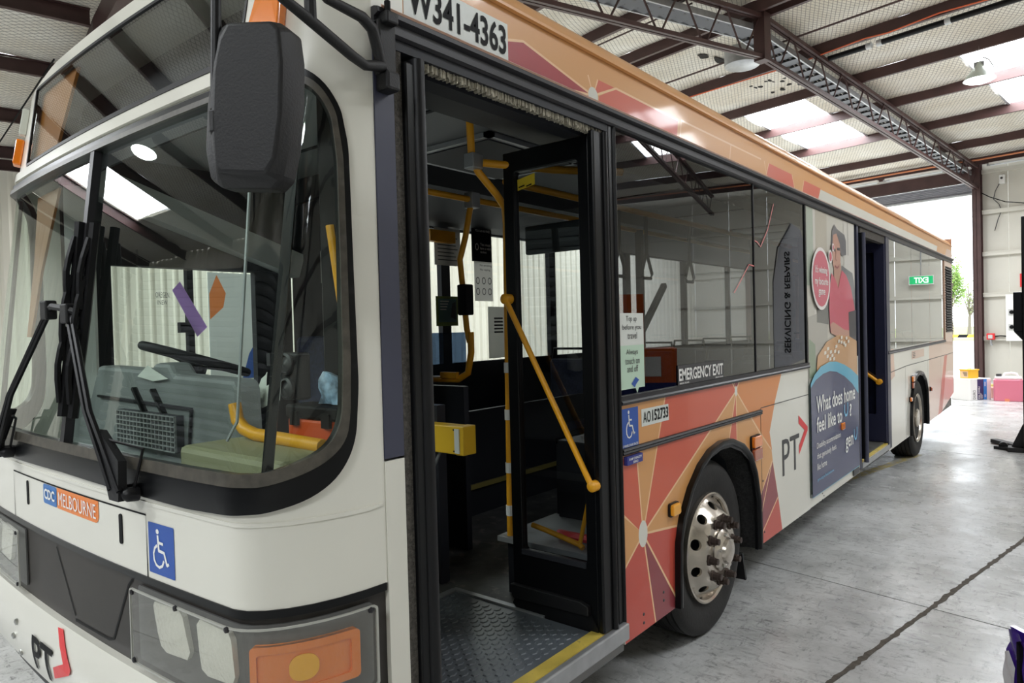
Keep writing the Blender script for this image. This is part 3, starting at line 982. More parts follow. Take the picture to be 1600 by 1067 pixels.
vfn = lambda a, b, t: fr_(-b, a, t)                   # text turned a quarter, reading upwards
text(m, 'DURO', 0, vfn, .004, .03, .22, -.125, -.055, 0)
text(m, 'ROLL TOWELS', .02, vfn, .004, .03, .29, -.235, -.195, 1)
for k in range(3): poly(m, [(.255+.02*k, .03), (.262+.02*k, .03), (.262+.02*k, .15-.02*k), (.255+.02*k, .15-.02*k)], fr_, .004, 1)
for k in range(2): poly(m, [(.36+.02*k, .06), (.37+.02*k, .06), (.37+.02*k, .12), (.36+.02*k, .12)], fr_, .004, 1); poly(m, [(.36+.02*k, .29), (.37+.02*k, .29), (.37+.02*k, .38), (.36+.02*k, .38)], fr_, .004, 1)
m.build('lettering', [PRINTG, PRINTW], bx)
o2 = O+ex1*.10+ex2*.12+Vector((0, 0, .45))
yc = thing('yellow_tub', o2, 'yellow square tub with pale label on top of the white carton', 'tub')
YT = mat('yellow_tub_plastic', (240, 186, 48), .45)
f2 = lambda x, y, z: o2+ex1*x+ex2*y+Vector((0, 0, z))
MB().extrude(rrect(0, 0, .26, .24, .03), lambda a, b, t: f2(a, b, t), 0, .165).build('tub_body', YT, yc)
MB().extrude(rrect(-.012, -.012, .272, .252, .03), lambda a, b, t: f2(a, b, t), .165, .19).build('lid', YT, yc, bevel=.004)
m = MB(); poly(m, [(.03, .02), (.21, .02), (.21, .15), (.03, .15)], frame2(o2, ex2, (0, 0, 1), -ex1), .002)
m.build('label', mat('beige_label', (226, 190, 150), .6), yc)
m = MB()
for k in range(4): poly(m, [(.05, .05+.022*k), (.12+.01*k, .05+.022*k), (.12+.01*k, .062+.022*k), (.05, .062+.022*k)], frame2(o2, ex2, (0, 0, 1), -ex1), .004)
m.build('label_print', PRINTG, yc)
MB().tube([f2(.08, .12, .19), f2(.10, .12, .21), f2(.16, .12, .21), f2(.18, .12, .19)], .008, 6).build('handle', WHITEPL, yc)
o3 = Vector((.20, 18.05, GZ))
pb = MB(); f3 = local(o3, .3); pb.box((-.10, -.10, 0), (.14, .10, .22), fn=f3)
pb.box((-.105, -.105, .18), (.145, .105, .225), fn=f3)
tag(pb.build('pink_carton', mat('pinkish_carton', (206, 160, 150), .7), bevel=.004), 'small pinkish carton half hidden behind the white towel carton', 'box')
o4 = Vector((.06, 20.1, GZ)); f4 = local(o4, -.2)
st = thing('strap_bundle', o4, 'folded yellow straps lying on the floor by the far wall', 'straps')
for k in range(4):
    MB().extrude([(-.25+.03*k, -.09), (.22-.02*k, -.11+.02*k), (.26, .06), (-.2, .1)], f4, .03*k, .03*k+.028).build('strap_fold', mat('straw_yellow_webbing', (206, 182, 110), .8, noise=(20, .2)), st)
o5 = Vector((.46, 17.5, GZ)); f5 = local(o5, .05)
DR = mat('pink_tinted_drum', (226, 128, 150), .3, spec=.4)
dm = thing('coolant_drum', o5, 'pink translucent drum with a white cap standing on the floor by the hoist', 'drum')
MB().extrude(rrect(-.25, -.17, .25, .17, .07), f5, .0, .44).build('drum_body', DR, dm, smooth=40, bevel=.012)
MB().extrude(rrect(-.23, -.15, .23, .15, .07), f5, .44, .50).build('drum_shoulder', mat('clear_pale_plastic', (236, 224, 226), .35), dm, smooth=40, bevel=.02)
MB().tube([f5(-.08, 0, .49), f5(-.06, 0, .56), f5(.06, 0, .575), f5(.14, 0, .56), f5(.17, 0, .49)], .022, 8).build('handle', mat('clear_pale_plastic', (236, 224, 226), .35), dm, smooth=60)
MB().lathe([(.05, 0), (.05, .05), (.0001, .055)], f5(-.16, 0, .50), (0, 0, 1), 14).build('cap', PRINTG, dm, smooth=40)
MB().box((-.06, -.178, .0), (.02, -.165, .05), fn=f5).build('label', mat('orange_label', (240, 150, 110), .5), dm)

# column hoist at the right edge
o6 = Vector((1.135, 11.0, GZ)); f6 = local(o6, .02)
ho = thing('column_hoist', o6, 'tall black vehicle hoist column at the right edge of the picture', 'hoist')
MB().box((-.11, -.12, 0), (.14, .12, 3.0), fn=f6).build('mast', GLOSSK, ho, bevel=.01)
MB().box((-.20, -.10, 1.55), (-.08, .10, 2.05), fn=f6).extrude([(-.20, 1.55), (-.08, 1.40), (-.08, 1.55)], lambda a, z, t: f6(a, t, z), -.1, .1).build('carriage', GLOSSK, ho, bevel=.01)
MB().box((-.28, -.10, 0), (.2, .10, .06), fn=f6).extrude([(-.24, .06), (-.10, .40), (-.10, .06)], lambda a, z, t: f6(a, t, z), -.02, .02).build('foot', PLASK, ho, bevel=.006)
MB().beam(f6(-.1, .1, .03), f6(-.46, .62, .03), .10, .05).build('outrigger', PLASK, ho)
MB().beam(f6(-.1, -.05, .03), f6(-.42, .1, .02), .07, .04).build('outrigger', PLASK, ho)
MB().lathe([(.05, -.02), (.05, .02)], f6(-.33, .08, .05), (0, 1, 0), 16).build('castor', BLACK, ho)

# wipe pouch in the lower right corner
o7 = Vector((1.395, 3.72, GZ)); wv = Vector((.73, -.68, 0)).normalized(); nv = Vector((-.68, -.73, 0)).normalized()
wp = thing('wipes_pouch', o7, 'purple and white plastic pouch standing on the floor at the lower right corner', 'pouch')
def f7(a, z, t): return o7 + wv*a + nv*t + Vector((0, 0, z))
PUR = mat('purple_pouch_film', (74, 44, 150), .22, coat=.6, bump=(14, .8))
def pouch(outl, name, material, th0, th1):
    m = MB(); hs = len(outl)
    patch(m, outl, lambda a, z, t: f7(a, z, t*(1 if abs(t) < .001 else 1) + (math.sin(max(0, min(1, (a+.15)/.30))*PI)*.03 + .006*math.sin(a*90+z*40))*(1 if t > 0 else -1)), th0, 0, step=.02)
    return m.build(name, material, wp, smooth=60)
out1 = [(-.13, 0), (.14, 0), (.15, .30), (.06, .345), (-.005, .335), (-.02, .36), (-.10, .362), (-.085, .30), (-.12, .2)]
m = MB(); m.extrude(out1, lambda a, z, t: f7(a, z, t), -.02, .004); m.build('pouch_back', PUR, wp)
pouch(out1, 'pouch_front', PUR, .006, 0)
pouch([(-.125, .0), (-.03, .0), (-.045, .20), (-.08, .262), (-.115, .24)], 'white_panel', mat('white_pouch_film', (228, 228, 232), .3, coat=.4, bump=(14, .8)), .012, 0)
MB().extrude([(-.02, .02), (.0, .02), (-.005, .31), (-.02, .33)], f7, .03, .05).build('side_gusset', PRINTK, wp)

# things outside the frame that the bus windows mirror
o8 = Vector((2.75, 8.2, GZ)); f8 = local(o8, math.radians(150))
mc = thing('parts_washer', o8, 'orange and blue upright machine mirrored in the front side window', 'machine')
MB().box((-.42, -.3, 0), (.42, .3, 1.02), fn=f8).build('base_cabinet', mat('navy_blue_enamel', (34, 48, 120), .4), mc)
MB().box((-.42, -.3, 1.02), (.30, .3, 1.45), fn=f8).build('upper_cabinet', mat('orange_enamel', (226, 104, 30), .4), mc)
MB().box((-.42, -.3, 1.45), (-.1, .3, 2.15), fn=f8).build('hood', mat('orange_enamel', (226, 104, 30), .4), mc)
MB().box((-.1, .3, 1.1), (.1, .31, 1.35), fn=f8).build('notice', PRINTW, mc)
o9 = Vector((3.4, 14.9, GZ)); f9 = local(o9, math.radians(200))
fg = thing('feather_flag', o9, 'grey feather flag lettered for servicing, mirrored in the middle side window', 'flag')
MB().tube([f9(0, 0, 0), f9(0, 0, 2.6), f9(.12, 0, 3.3), f9(.45, 0, 3.75)], .015, 6).build('pole', PRINTG, fg)
MB().lathe([(.3, 0), (.3, .03), (.05, .06), (.0001, .06)], o9, (0, 0, 1), 20).build('base_plate', PRINTK, fg)
FO = [(.02, .7), (.75, 1.0), (.85, 3.1), (.7, 3.6), (.45, 3.78), (.15, 3.4), (.02, 2.6)]
m = MB(); patch(m, FO, lambda a, z, t: f9(a, t+.03*math.sin(a*6+z), z), 0, .004, step=.15); m.build('cloth', mat('grey_flag_cloth', (190, 190, 196), .8), fg)
m = MB(); text(m, 'SERVICING & REPAIRS', .02, lambda a, b, t: f9(.05+b, t+.03*math.sin((.05+b)*6+a), a), .012, 1.1, 3.2, .22, .36)
m.build('lettering', PRINTK, fg)
m = MB(); text(m, 'SERVICING & REPAIRS', .02, lambda a, b, t: f9(.36-b, t+.03*math.sin((.36-b)*6+a), a), -.012, 1.1, 3.2, .0, .14)
m.build('lettering', PRINTK, fg)

# banner standing between the bus and the ribbed wall, seen through the cab window
oa = Vector((-5.0, 3.68, GZ))
pu = thing('pull_up_banner', oa, 'white pull-up banner with orange and blue shapes seen through the cab window', 'banner')
fb = lambda a, b, t: Vector((-5.0+t, a, b))
MB().box((-5.06, 3.38, GZ), (-4.94, 3.98, GZ+.08)).build('banner_base', GALV, pu, bevel=.01)
m = MB(); patch(m, [(3.39, GZ+.08), (3.97, GZ+.08), (3.97, 2.26), (3.39, 2.26)], fb, .004, .008, regions=[
    ([(3.48, 2.24), (3.57, 2.06), (3.54, 1.92), (3.40, 1.80), (3.40, 2.05)], 1), ([(3.97, 1.98), (3.92, 1.80), (3.90, 1.6), (3.97, 1.6)], 1), ([(3.91, 1.62), (3.97, 1.62), (3.97, 1.2), (3.72, 1.2), (3.80, 1.45)], 2)])
m.build('banner_sheet', [mat('white_banner_film', (226, 232, 232), .5), PRINTO, mat('banner_blue', (46, 90, 176), .5)], pu)
MB().tube([(-5.03, 3.68, GZ), (-5.03, 3.68, 2.26)], .012, 6).build('banner_mast', GALV, pu)
# ------------------------------------------------------------ the bus
HW = 1.25
bus = thing('bus', (-1.25, 7.1, GZ), 'white city bus with orange and red triangle livery and open front door', 'bus')

def rake(z):
    return (max(0, z-1.2)*.129 + max(0, z-2.38)*.05) if z > 1.2 else 0

def S(q, z):
    """front of the bus: q runs across the face and round both corners"""
    side = 1
    if q < -1.25: q = -2.5-q; side = -1
    yc = .908+rake(z); a = abs(q+1.25)
    bow = .035*(min(a, 1.05)/1.05)**2
    if q <= -.2: x, y = q, yc+bow
    else:
        th = (q+.2)/.45*PI/2
        x = -.2+.2*math.sin(th); y0 = yc+.035; y = y0+(1.318-y0)*(1-math.cos(th))
    return Vector((x if side > 0 else -2.5-x, y, z))

def FR(q, z, off):
    e = .004
    n = (S(q+e, z)-S(q-e, z)).cross(S(q, z+e)-S(q, z-e)).normalized()
    return S(q, z)+n*off

SD = lambda y, z, off: Vector((off, y, z))            # kerb side
FS = lambda y, z, off: Vector((-2.5-off, y, z))       # far side

def mir(pts): return chaikin(pts + [(-2.5-q, z) for q, z in reversed(pts)])

# ---- front face
WSO = mir([(-1.25, 1.165), (-.374, 1.154), (-.147, 1.163), (-.04, 1.168), (.057, 1.191), (.115, 1.23), (.150, 1.285), (.168, 1.348), (.174, 1.49), (.167, 1.67),
           (.159, 1.849), (.151, 2.027), (.144, 2.152), (.118, 2.257), (.061, 2.327), (-.023, 2.366), (-.48, 2.368), (-1.25, 2.368)])
WSG = mir([(-1.25, 1.27), (-.383, 1.268), (-.058, 1.27), (.02, 1.29), (.075, 1.312), (.112, 1.346), (.131, 1.406), (.131, 1.564), (.121, 1.847), (.108, 2.113),
           (.086, 2.236), (.032, 2.30), (-.031, 2.322), (-.48, 2.326), (-1.25, 2.326)])
DSO = [(-2.20, 2.442), (-.34, 2.442), (-.33, 2.455), (-.33, 2.805), (-.345, 2.82), (-2.255, 2.835), (-2.27, 2.82), (-2.215, 2.455)]
DSG = [(-2.20, 2.455), (-.342, 2.462), (-.342, 2.808), (-2.256, 2.822)]
ZT = 2.89
def ztop(q):
    a = q if q >= -1.25 else -2.5-q
    t = min(1, max(0, (a+.55)/.75)); t = t*t*(3-2*t)
    return ZT-(ZT-2.77)*t
sk_top = [(.249, 2.77)]
q = .2
while q > -2.71:
    sk_top.append((q, ztop(q))); q -= .05
sk_top.append((-2.749, 2.77))
SKIN = [(-2.749, .905), (.249, .905)] + sk_top
m = MB()
patch(m, SKIN, FR, 0, .02, holes=[WSO, DSO], step=.06)
fp = m.build('front_panel', WHITE, bus, smooth=40)
# rubber surrounds
m = MB(); patch(m, WSO, FR, .016, .03, holes=[WSG], step=.045); m.build('windscreen_rubber', GLOSSK, bus, smooth=35)
m = MB(); patch(m, mir([(-1.25, 1.235), (-.383, 1.233), (-.05, 1.236), (.035, 1.258), (.10, 1.29), (.142, 1.34), (.150, 1.41), (.150, 1.56), (.139, 1.85), (.126, 2.12), (.10, 2.25), (.04, 2.32), (-.031, 2.340), (-.48, 2.344), (-1.25, 2.344)]),
                FR, .024, .01, holes=[WSG], step=.045); m.build('windscreen_seal', mat('weathered_seal', (74, 70, 62), .4, noise=(30, .3)), bus, smooth=35)
m = MB(); patch(m, WSG, FR, -.002, 0, step=.06); ws = m.build('windscreen', GLASSW, bus, smooth=60)
m = MB(); patch(m, [(-1.268, 1.25), (-1.232, 1.25), (-1.232, 2.335), (-1.268, 2.335)], FR, .022, .03, step=.1); m.build('windscreen_divider', ALURAIL, bus)
for qq in (-.052, -2.448):
    m = MB(); patch(m, [(qq-.018, 1.262), (qq+.018, 1.262), (qq+.04, 2.31), (qq+.0, 2.31)], FR, -.012, .01, step=.1); m.build('inner_pillar_strip', BLACK, bus)
m = MB(); patch(m, DSO, FR, .003, .02, holes=[DSG], step=.06); m.build('destination_frame', BLACK, bus, smooth=35)
m = MB(); patch(m, DSG, FR, -.002, 0, step=.08); m.build('destination_glass', GLASSD, bus, smooth=60)
# inside the destination box
m = MB(); patch(m, rrect(-2.28, 2.43, -.33, 2.83, .03), FR, -.20, .01, step=.2); m.build('destination_back', DARKIN, bus)
m = MB(); patch(m, [(-2.26, 2.45), (-1.90, 2.45), (-1.77, 2.82), (-2.30, 2.82)], FR, -.03, .012, step=.1); m.build('amber_side_blind', mat('amber_blind', (188, 120, 36), .5, noise=(4, .1)), bus)
m = MB(); patch(m, [(-2.16, 2.30), (-1.84, 2.30), (-1.97, 1.95), (-2.02, 1.66), (-2.08, 1.66), (-2.10, 2.0)], FR, -.05, .01, step=.1); m.build('amber_pillar_blind', mat('brown_pillar_trim', (146, 92, 36), .5, noise=(4, .1)), bus)
# brow above the windscreen
m = MB(); patch(m, [(-2.42, 2.385), (-.08, 2.385), (-.10, 2.425), (-2.40, 2.425)], FR, .012, .02, step=.05); m.build('brow_moulding', WHITE, bus, smooth=60)
for s, qs in ((1, -.19), (-1, -2.31)):
    m = MB(); patch(m, [(qs-.075, 2.475), (qs+.085, 2.465), (qs+.075, 2.60), (qs+.02, 2.612), (qs-.045, 2.60)] if s > 0 else [(-2.43, 2.47), (-2.36, 2.475), (-2.36, 2.60), (-2.42, 2.60)], FR, .035, .035); m.build('corner_marker_lamp', AMBER, bus, bevel=.008)
m = MB(); patch(m, [(-2.42, 2.62), (-2.36, 2.62), (-2.36, 2.75), (-2.41, 2.75)], FR, .03, .03); m.build('clear_marker_lamp', mat('clear_lens', (214, 216, 206), .15, coat=.6), bus, bevel=.008)
# hinged front flap: raised by its joints
for pts in ([(-1.893, .905), (-1.893, 1.097), (-.641, 1.097), (-.641, .905)],):
    m = MB(); patch(m, stroke(pts, .006), FR, .0015, 0, step=.08); m.build('flap_joint', PRINTK, fp)
for qa, za_ in ((-1.70, 1.03), (-.812, 1.028)):
    m = MB(); patch(m, rrect(qa-.011, za_-.048, qa+.011, za_+.048, .008, 3), FR, .003, .006); m.build('flap_catch', PRINTK, fp)
m = MB(); patch(m, [(-2.74, 1.128), (.20, 1.128), (.24, 1.134), (.24, 1.140), (-2.74, 1.136)], FR, .004, .006, step=.06); m.build('skin_crease', WHITE, fp, smooth=60)
# stickers on the front
m = MB(); patch(m, rrect(-.628, .927, -.477, 1.08, .004, 2), FR, .0015, 0, step=.05); st1 = m.build('wheelchair_sticker', PRINTB, fp)
m = MB(); wheelchair(m, FR, .0025, -.605, -.505, .945, 1.065); m.build('wheelchair_symbol', PRINTW, fp)
m = MB(); patch(m, rrect(-1.505, 1.018, -1.361, 1.092, .012, 4), FR, .0015, 0, step=.06); m.build('operator_badge_blue', mat('badge_blue', (52, 116, 186), .4), fp)
m = MB(); patch(m, [(-1.355, 1.018), (-1.0, 1.018), (-.985, 1.026), (-.978, 1.04), (-.978, 1.094), (-1.355, 1.094)], FR, .0015, 0, step=.06); m.build('operator_badge_orange', PRINTO, fp)
for s_, b_, a0_, a1_, z0_, z1_ in (('CDC', .03, -1.488, -1.375, 1.036, 1.076), ('MELBOURNE', 0., -1.335, -.995, 1.031, 1.081)): text(MB(), s_, b_, FR, .004, a0_, a1_, z0_, z1_, cell=.03).build('lettering', PRINTW, fp)

# black band with lamp clusters
m = MB(); patch(m, [(-2.749, .60), (.249, .60), (.249, .905), (-2.749, .905)], FR, -.012, .02, step=.07); bd = m.build('front_band', BAND, bus, smooth=40)
m = MB(); patch(m, [(-2.745, .885), (.245, .885), (.245, .907), (-2.745, .907)], FR, .003, .015, step=.05); m.build('band_top_trim', GLOSSK, bus, smooth=50)
m = MB(); patch(m, stroke([(-1.42, .86), (-1.25, .64)], .008), FR, -.010, 0); patch(m, stroke([(-.77, .87), (-.80, .845), (-.925, .64), (-.96, .63), (-1.25, .625)], .010), FR, -.010, 0); m.build('grille_joint', PRINTK, bd)
for s in (1, -1):
    M_ = (lambda L: L) if s > 0 else (lambda L: [(-2.5-q_, z_) for q_, z_ in L][::-1])
    CL = M_(rrect(-.72, .633, .208, .866, .012, 3))
    m = MB(); patch(m, CL, FR, -.004, .006, step=.05); h = m.build('lamp_housing', mat('grey_lamp_housing', (92, 92, 90), .45), bus, smooth=40)
    def lampface(outl, off, name, material, dome):
        cx = sum(p[0] for p in outl)/len(outl); cy = sum(p[1] for p in outl)/len(outl)
        def fn(a, b, t):
            rr = min(1, max(abs(a-cx)/.13, abs(b-cy)/.09))
            return FR(a, b, t+dome*(1-rr*rr))
        mm = MB(); patch(mm, M_(outl) if s < 0 else outl, (fn if s > 0 else (lambda a, b, t: FR(a, b, t+dome*.5))), off, .02, step=.035)
        return mm.build(name, material, h, smooth=40)
    REF = mat('silvered_lamp', (236, 236, 226), .25, metal=.35, bump=(70, .35))
    lampface([(-.60, .83), (-.588, .845), (-.45, .85), (-.425, .835), (-.395, .74), (-.41, .715), (-.53, .705), (-.555, .72)][::-1], .004, 'headlamp', REF, .012)
    lampface([(-.355, .83), (-.34, .848), (-.20, .842), (-.18, .825), (-.168, .73), (-.185, .705), (-.31, .695), (-.335, .71)][::-1], .004, 'headlamp', REF, .012)
    AM = lampface(rrect(-.105, .68, .165, .815, .012), .008, 'indicator', AMBER, .008)
    mm = MB(); patch(mm, M_(rrect(-.105, .68, .165, .815, .012)), FR, .017, .012, holes=[M_(rrect(-.085, .70, .145, .795, .01))], step=.04); mm.build('indicator_rim', AMBER, h, smooth=40)
    mm = MB(); patch(mm, M_(rrect(.0, .715, .07, .785, .03)), FR, .0195, .003, step=.02); mm.build('bulb_glow_patch', mat('painted_bulb_glow', (252, 186, 40), .3), h, smooth=60)  # bulb glow painted as a lighter amber patch on the lens
    mm = MB(); patch(mm, CL, FR, .022, 0, step=.05)
    lc = mm.build('lamp_cover', LAMPG, bus, smooth=40)
    mm = MB(); patch(mm, CL, FR, .024, .006, holes=[M_(rrect(-.715, .638, .203, .861, .01, 3))], step=.05); mm.build('cover_rim', mat('grey_cover_rim', (176, 176, 168), .4), lc, smooth=40)
    for qa, zz in ((-.70, .855), (-.44, .862), (-.18, .86), (.19, .855), (-.70, .645)):
        qa = qa if s > 0 else -2.5-qa
        mm = MB(); mm.lathe([(.009, 0), (.008, .006), (.0001, .008)], FR(qa, zz, .022), FR(qa, zz, .1)-FR(qa, zz, .04), 8); mm.build('cover_screw', ALURAIL, lc)
# bumper
def BU(q_, z_, off):
    t = (z_-.33)/.275
    return FR(q_, z_, off+.025*math.sin(PI*min(1, max(0, t)))+.012)
m = MB(); patch(m, [(-2.749, .335), (.249, .335), (.249, .603), (-2.749, .603)], BU, 0, .03, step=.05); bp = m.build('bumper', WHITE, bus, smooth=50)
m = MB(); patch(m, [(-2.7, .20), (.2, .20), (.2, .34), (-2.7, .34)], FR, -.06, .02, step=.1); m.build('bumper_lower_skirt', BLACK, bus, smooth=50)
m = MB(); text(m, 'PT', .02, BU, .004, -1.575, -1.345, .37, .505, cell=.03); 
patch(m, [(-1.335, .588), (-1.285, .592), (-1.165, .485), (-1.18, .462), (-1.345, .40), (-1.34, .445), (-1.235, .487)], BU, .004, 0, step=.05, mi=1)
m.build('transit_logo', [PRINTK, PRINTR], bp)
for qa, zz in ((-1.78, .50), (-1.78, .37), (-1.83, .43)):
    MB().lathe([(.013, 0), (.012, .008), (.0001, .012)], BU(qa, zz, 0), (0, -1, 0), 10).build('bumper_bolt', STEEL, bp)

# wipers
def wiper(pq, pz, hq, hz, bq0, bz0, bq1, bz1):
    w_ = MB()
    for dq in (-.02, .02):
        w_.tube([FR(pq+dq*1.4, pz, .07), FR(pq*.6+hq*.4+dq*.9, pz*.6+hz*.4, .085), FR(hq+dq, hz, .06)], .009, 6)
    arm = w_.build('wiper', BLACK, bus, smooth=50)
    MB().extrude([(pq-.03, pz-.03), (pq+.03, pz-.03), (pq+.018, pz+.08), (pq*.7+hq*.3+.02, pz*.7+hz*.3), (pq*.7+hq*.3-.02, pz*.7+hz*.3)], FR, .05, .075).build('arm_root', PLASK, arm)
    for dq in (-.03, .035):
        MB().lathe([(.022, 0), (.022, .03), (.012, .045), (.0001, .05)], FR(pq+dq, pz-.015, .02), (0, -1, .1), 12).build('pivot_cap', BLACK, arm, smooth=40)
    MB().tube([FR(bq0, bz0, .032), FR((bq0+bq1)/2, (bz0+bz1)/2, .028), FR(bq1, bz1, .032)], .018, 6).build('blade', BLACK, arm)
    sp = MB()
    for f0, f1 in ((.08, .45), (.55, .93), (.28, .72)):
        a_ = (bq0+(bq1-bq0)*f0, bz0+(bz1-bz0)*f0); b_ = (bq0+(bq1-bq0)*f1, bz0+(bz1-bz0)*f1); mm_ = ((a_[0]+b_[0])/2, (a_[1]+b_[1])/2)
        sp.tube([FR(*a_, .045), FR(a_[0]*.7+b_[0]*.3, a_[1]*.7+b_[1]*.3, .058), FR(*mm_, .062), FR(a_[0]*.3+b_[0]*.7, a_[1]*.3+b_[1]*.7, .058), FR(*b_, .045)], .011, 6)
    sp.build('blade_bridge', BLACK, arm)
    MB().box((-.03, -.02, -.035), (.03, .02, .035), fn=lambda x, y, z: FR(hq, hz, .062)+Vector((x, y, z))).build('blade_joint', PLASK, arm, bevel=.006)
    MB().tube([FR(pq+.03, pz, .03), FR(pq+.07, pz+.12, .03), FR(pq*.75+hq*.25+.03, pz*.75+hz*.25, .06)], .005, 5).build('washer_hose', BLACK, arm)
wiper(-1.84, 1.20, -1.40, 1.74, -1.265, 2.06, -1.235, 1.36)
wiper(-.68, 1.18, -1.19, 1.72, -1.125, 2.04, -1.140, 1.36)
MB().tube([FR(-1.42, 1.745, .06), FR(-1.33, 1.75, .07), FR(-1.25, 1.74, .05)], .013, 6).build('wiper_link', BLACK, bus)
MB().tube([FR(-1.20, 1.725, .06), FR(-1.16, 1.73, .065), FR(-1.13, 1.72, .045)], .013, 6).build('wiper_link', BLACK, bus)

# ---- roof: cove along the side, cap over the front
def bez(a, b, c, t): return a*(1-t)**2 + b*2*t*(1-t) + c*t*t
NP = 10
YR = 13.27
def cove(sgn):
    X = (lambda x: x) if sgn > 0 else (lambda x: -2.5-x)
    m_ = MB()
    prof = [bez(Vector((.0, 0, 2.775)), Vector((.0, 0, 2.93)), Vector((-.5, 0, 2.96)), i/NP) for i in range(NP+1)]
    vs = []; fs = []
    for y in (1.318, YR-.06, YR):
        for p in prof:
            vs.append((X(p.x - (.03 if y == YR else 0)), y, p.z - (.03 if y == YR else 0)))
    n = NP+1
    for i in range(2):
        for j in range(NP): fs.append((i*n+j, (i+1)*n+j, (i+1)*n+j+1, i*n+j+1) if sgn > 0 else (i*n+j, i*n+j+1, (i+1)*n+j+1, (i+1)*n+j))
    m_.add(vs, fs)
    return m_
cove(1).build('roof_cove', TAN, bus, smooth=60)
cove(-1).build('roof_cove', WHITE, bus, smooth=60)
MB().box((-2.0, 2.0, 2.93), (-.5, YR, 2.96)).build('roof_panel', WHITE, bus)
m = MB(); vs = []; fs = []; qs = [-2.749+i*(2.998/60) for i in range(61)]
for qq in qs:
    P0 = S(qq, ztop(qq)); tx = -1.25+(P0.x+1.25)*.62
    P2 = Vector((tx, 2.15, 2.975)); P1 = Vector((P0.x, P0.y+.03, min(2.975, P0.z+.16)))
    for i in range(9): vs.append(bez(P0, P1, P2, i/8))
for i in range(60):
    for j in range(8): fs.append((i*9+j, (i+1)*9+j, (i+1)*9+j+1, i*9+j+1))
m.add(vs, fs).build('roof_front_cap', WHITE, bus, smooth=60)
m = MB().strip([(.004, 2.765), (.018, 2.768), (.018, 2.778), (.004, 2.78)], lambda a, b, t: Vector((a, t, b)), 1.33, YR, closed=True)
m.build('roof_gutter', TAN, bus)

# ---- kerb side: upper panel
UP = [(1.318, 2.562), (YR, 2.562), (YR, 2.775), (1.318, 2.775)]
FOLD = 2.677
U_SLOT = [TAN, CRIMSON, RED, SALMON, WHITE, RAYLINE, PALE]
H0 = (2.501, 2.60)
regs = [([(1.318, 2.562), (1.44, 2.562), (1.44, 2.775), (1.318, 2.775)], 4),
        ([(1.40, 2.562), (1.605, 2.575), (1.75, 2.64), (2.03, 2.682), H0, (2.36, 2.562), (1.75, 2.562)], 1),
        ([(2.54, 2.562), (2.548, 2.61), (2.69, FOLD), (3.30, 2.668), (3.285, 2.562)], 3),
        ([(2.535, FOLD), (2.675, FOLD), H0], 3),
        ([(4.645, FOLD), (5.125, FOLD), (5.19, 2.562), (4.747, 2.562), (4.594, 2.58)], 3),
        ([(4.55, 2.562), (4.60, 2.585), (4.76, 2.562)], 1),
        ([(5.406, FOLD), (5.83, FOLD), (5.75, 2.562), (5.342, 2.562)], 3),
        ([(5.834, 2.669), (5.75, 2.562), (11.69, 2.562), (11.77, 2.667)], 4),
        ([(12.5, 2.562), (13.2, 2.562), (13.2, 2.70), (12.7, 2.70)], 6)]
for pts in ([(1.60, 2.58), (2.03, 2.684), (2.50, 2.60)], [(2.464, FOLD), H0, (2.54, FOLD)], [H0, (2.69, FOLD), (3.30, 2.67)], [(2.36, 2.585), H0, (2.6, 2.562)], [(4.56, FOLD), (4.594, 2.60), (4.645, FOLD)],
            [(5.125, FOLD), (5.195, 2.562)], [(5.405, FOLD), (5.342, 2.562)], [(4.594, 2.59), (4.76, 2.562)], [(3.32, 2.562), (3.34, FOLD), (4.5, FOLD+.002)], [(4.0, FOLD), (3.97, 2.562)]):
    regs.append((stroke(pts, .010), 5))
regs.append((ell(2.501, 2.600, .038, .036, 20), 4))
m = MB(); patch(m, UP, SD, 0, .02, step=.4, regions=regs)
up = m.build('side_upper_panel', U_SLOT, bus)
m = MB(); patch(m, [(1.443, 2.588), (1.938, 2.588), (1.938, 2.715), (1.443, 2.715)], SD, .002, .0015); m.build('fleet_sign', SIGNW, up)
m = MB(); text(m, 'W341-4363', .022, SD, .004, 1.458, 1.926, 2.600, 2.703); m.build('lettering', PRINTK, up)
# rail over doors and windows
m = MB().strip([(-.03, 2.498), (.012, 2.498), (.022, 2.505), (.022, 2.522), (.012, 2.528), (.012, 2.540), (.03, 2.548), (.03, 2.562), (.012, 2.568), (-.03, 2.568)], lambda a, b, t: Vector((a, t, b)), 1.318, YR, closed=True)
m.build('side_rail', ALURAIL, bus)
m = MB().strip([(.03, 2.562), (.036, 2.566), (.03, 2.571)], lambda a, b, t: Vector((a, t, b)), 1.33, YR, closed=True); m.build('rail_trim', PALE, bus)

# ---- kerb side: lower panel with the livery
H1 = (4.0, 1.231); H2 = (2.842, .670)
ARCH = [(3.171, .222), (3.176, .375), (3.184, .542), (3.225, .653), (3.325, .78), (3.447, .875), (3.573, .932), (3.72, .957), (3.864, .951), (4.032, .898), (4.157, .821), (4.235, .70), (4.285, .529), (4.292, .347), (4.289, .222)]
RARCH = [(9.45, .222), (9.46, .45), (9.53, .70), (9.66, .84), (9.84, .92), (10.05, .945), (10.27, .915), (10.46, .83), (10.59, .69), (10.63, .45), (10.632, .222)]
def body(y0, y1, notch, end=()):
    return [(y0, .222)] + notch + list(end or [(y1, .222)]) + [(y1, 1.30), (y0, 1.30)]
L_SLOT = [WHITE, TAN, SALMON, RED, PLUM, ORANGE, RAYLINE, CRIMSON, PALE]
WE = [(4.83, 1.30), (4.68, 1.112), (4.56, .914), (4.61, .717), (4.706, .453), (4.774, .222)]
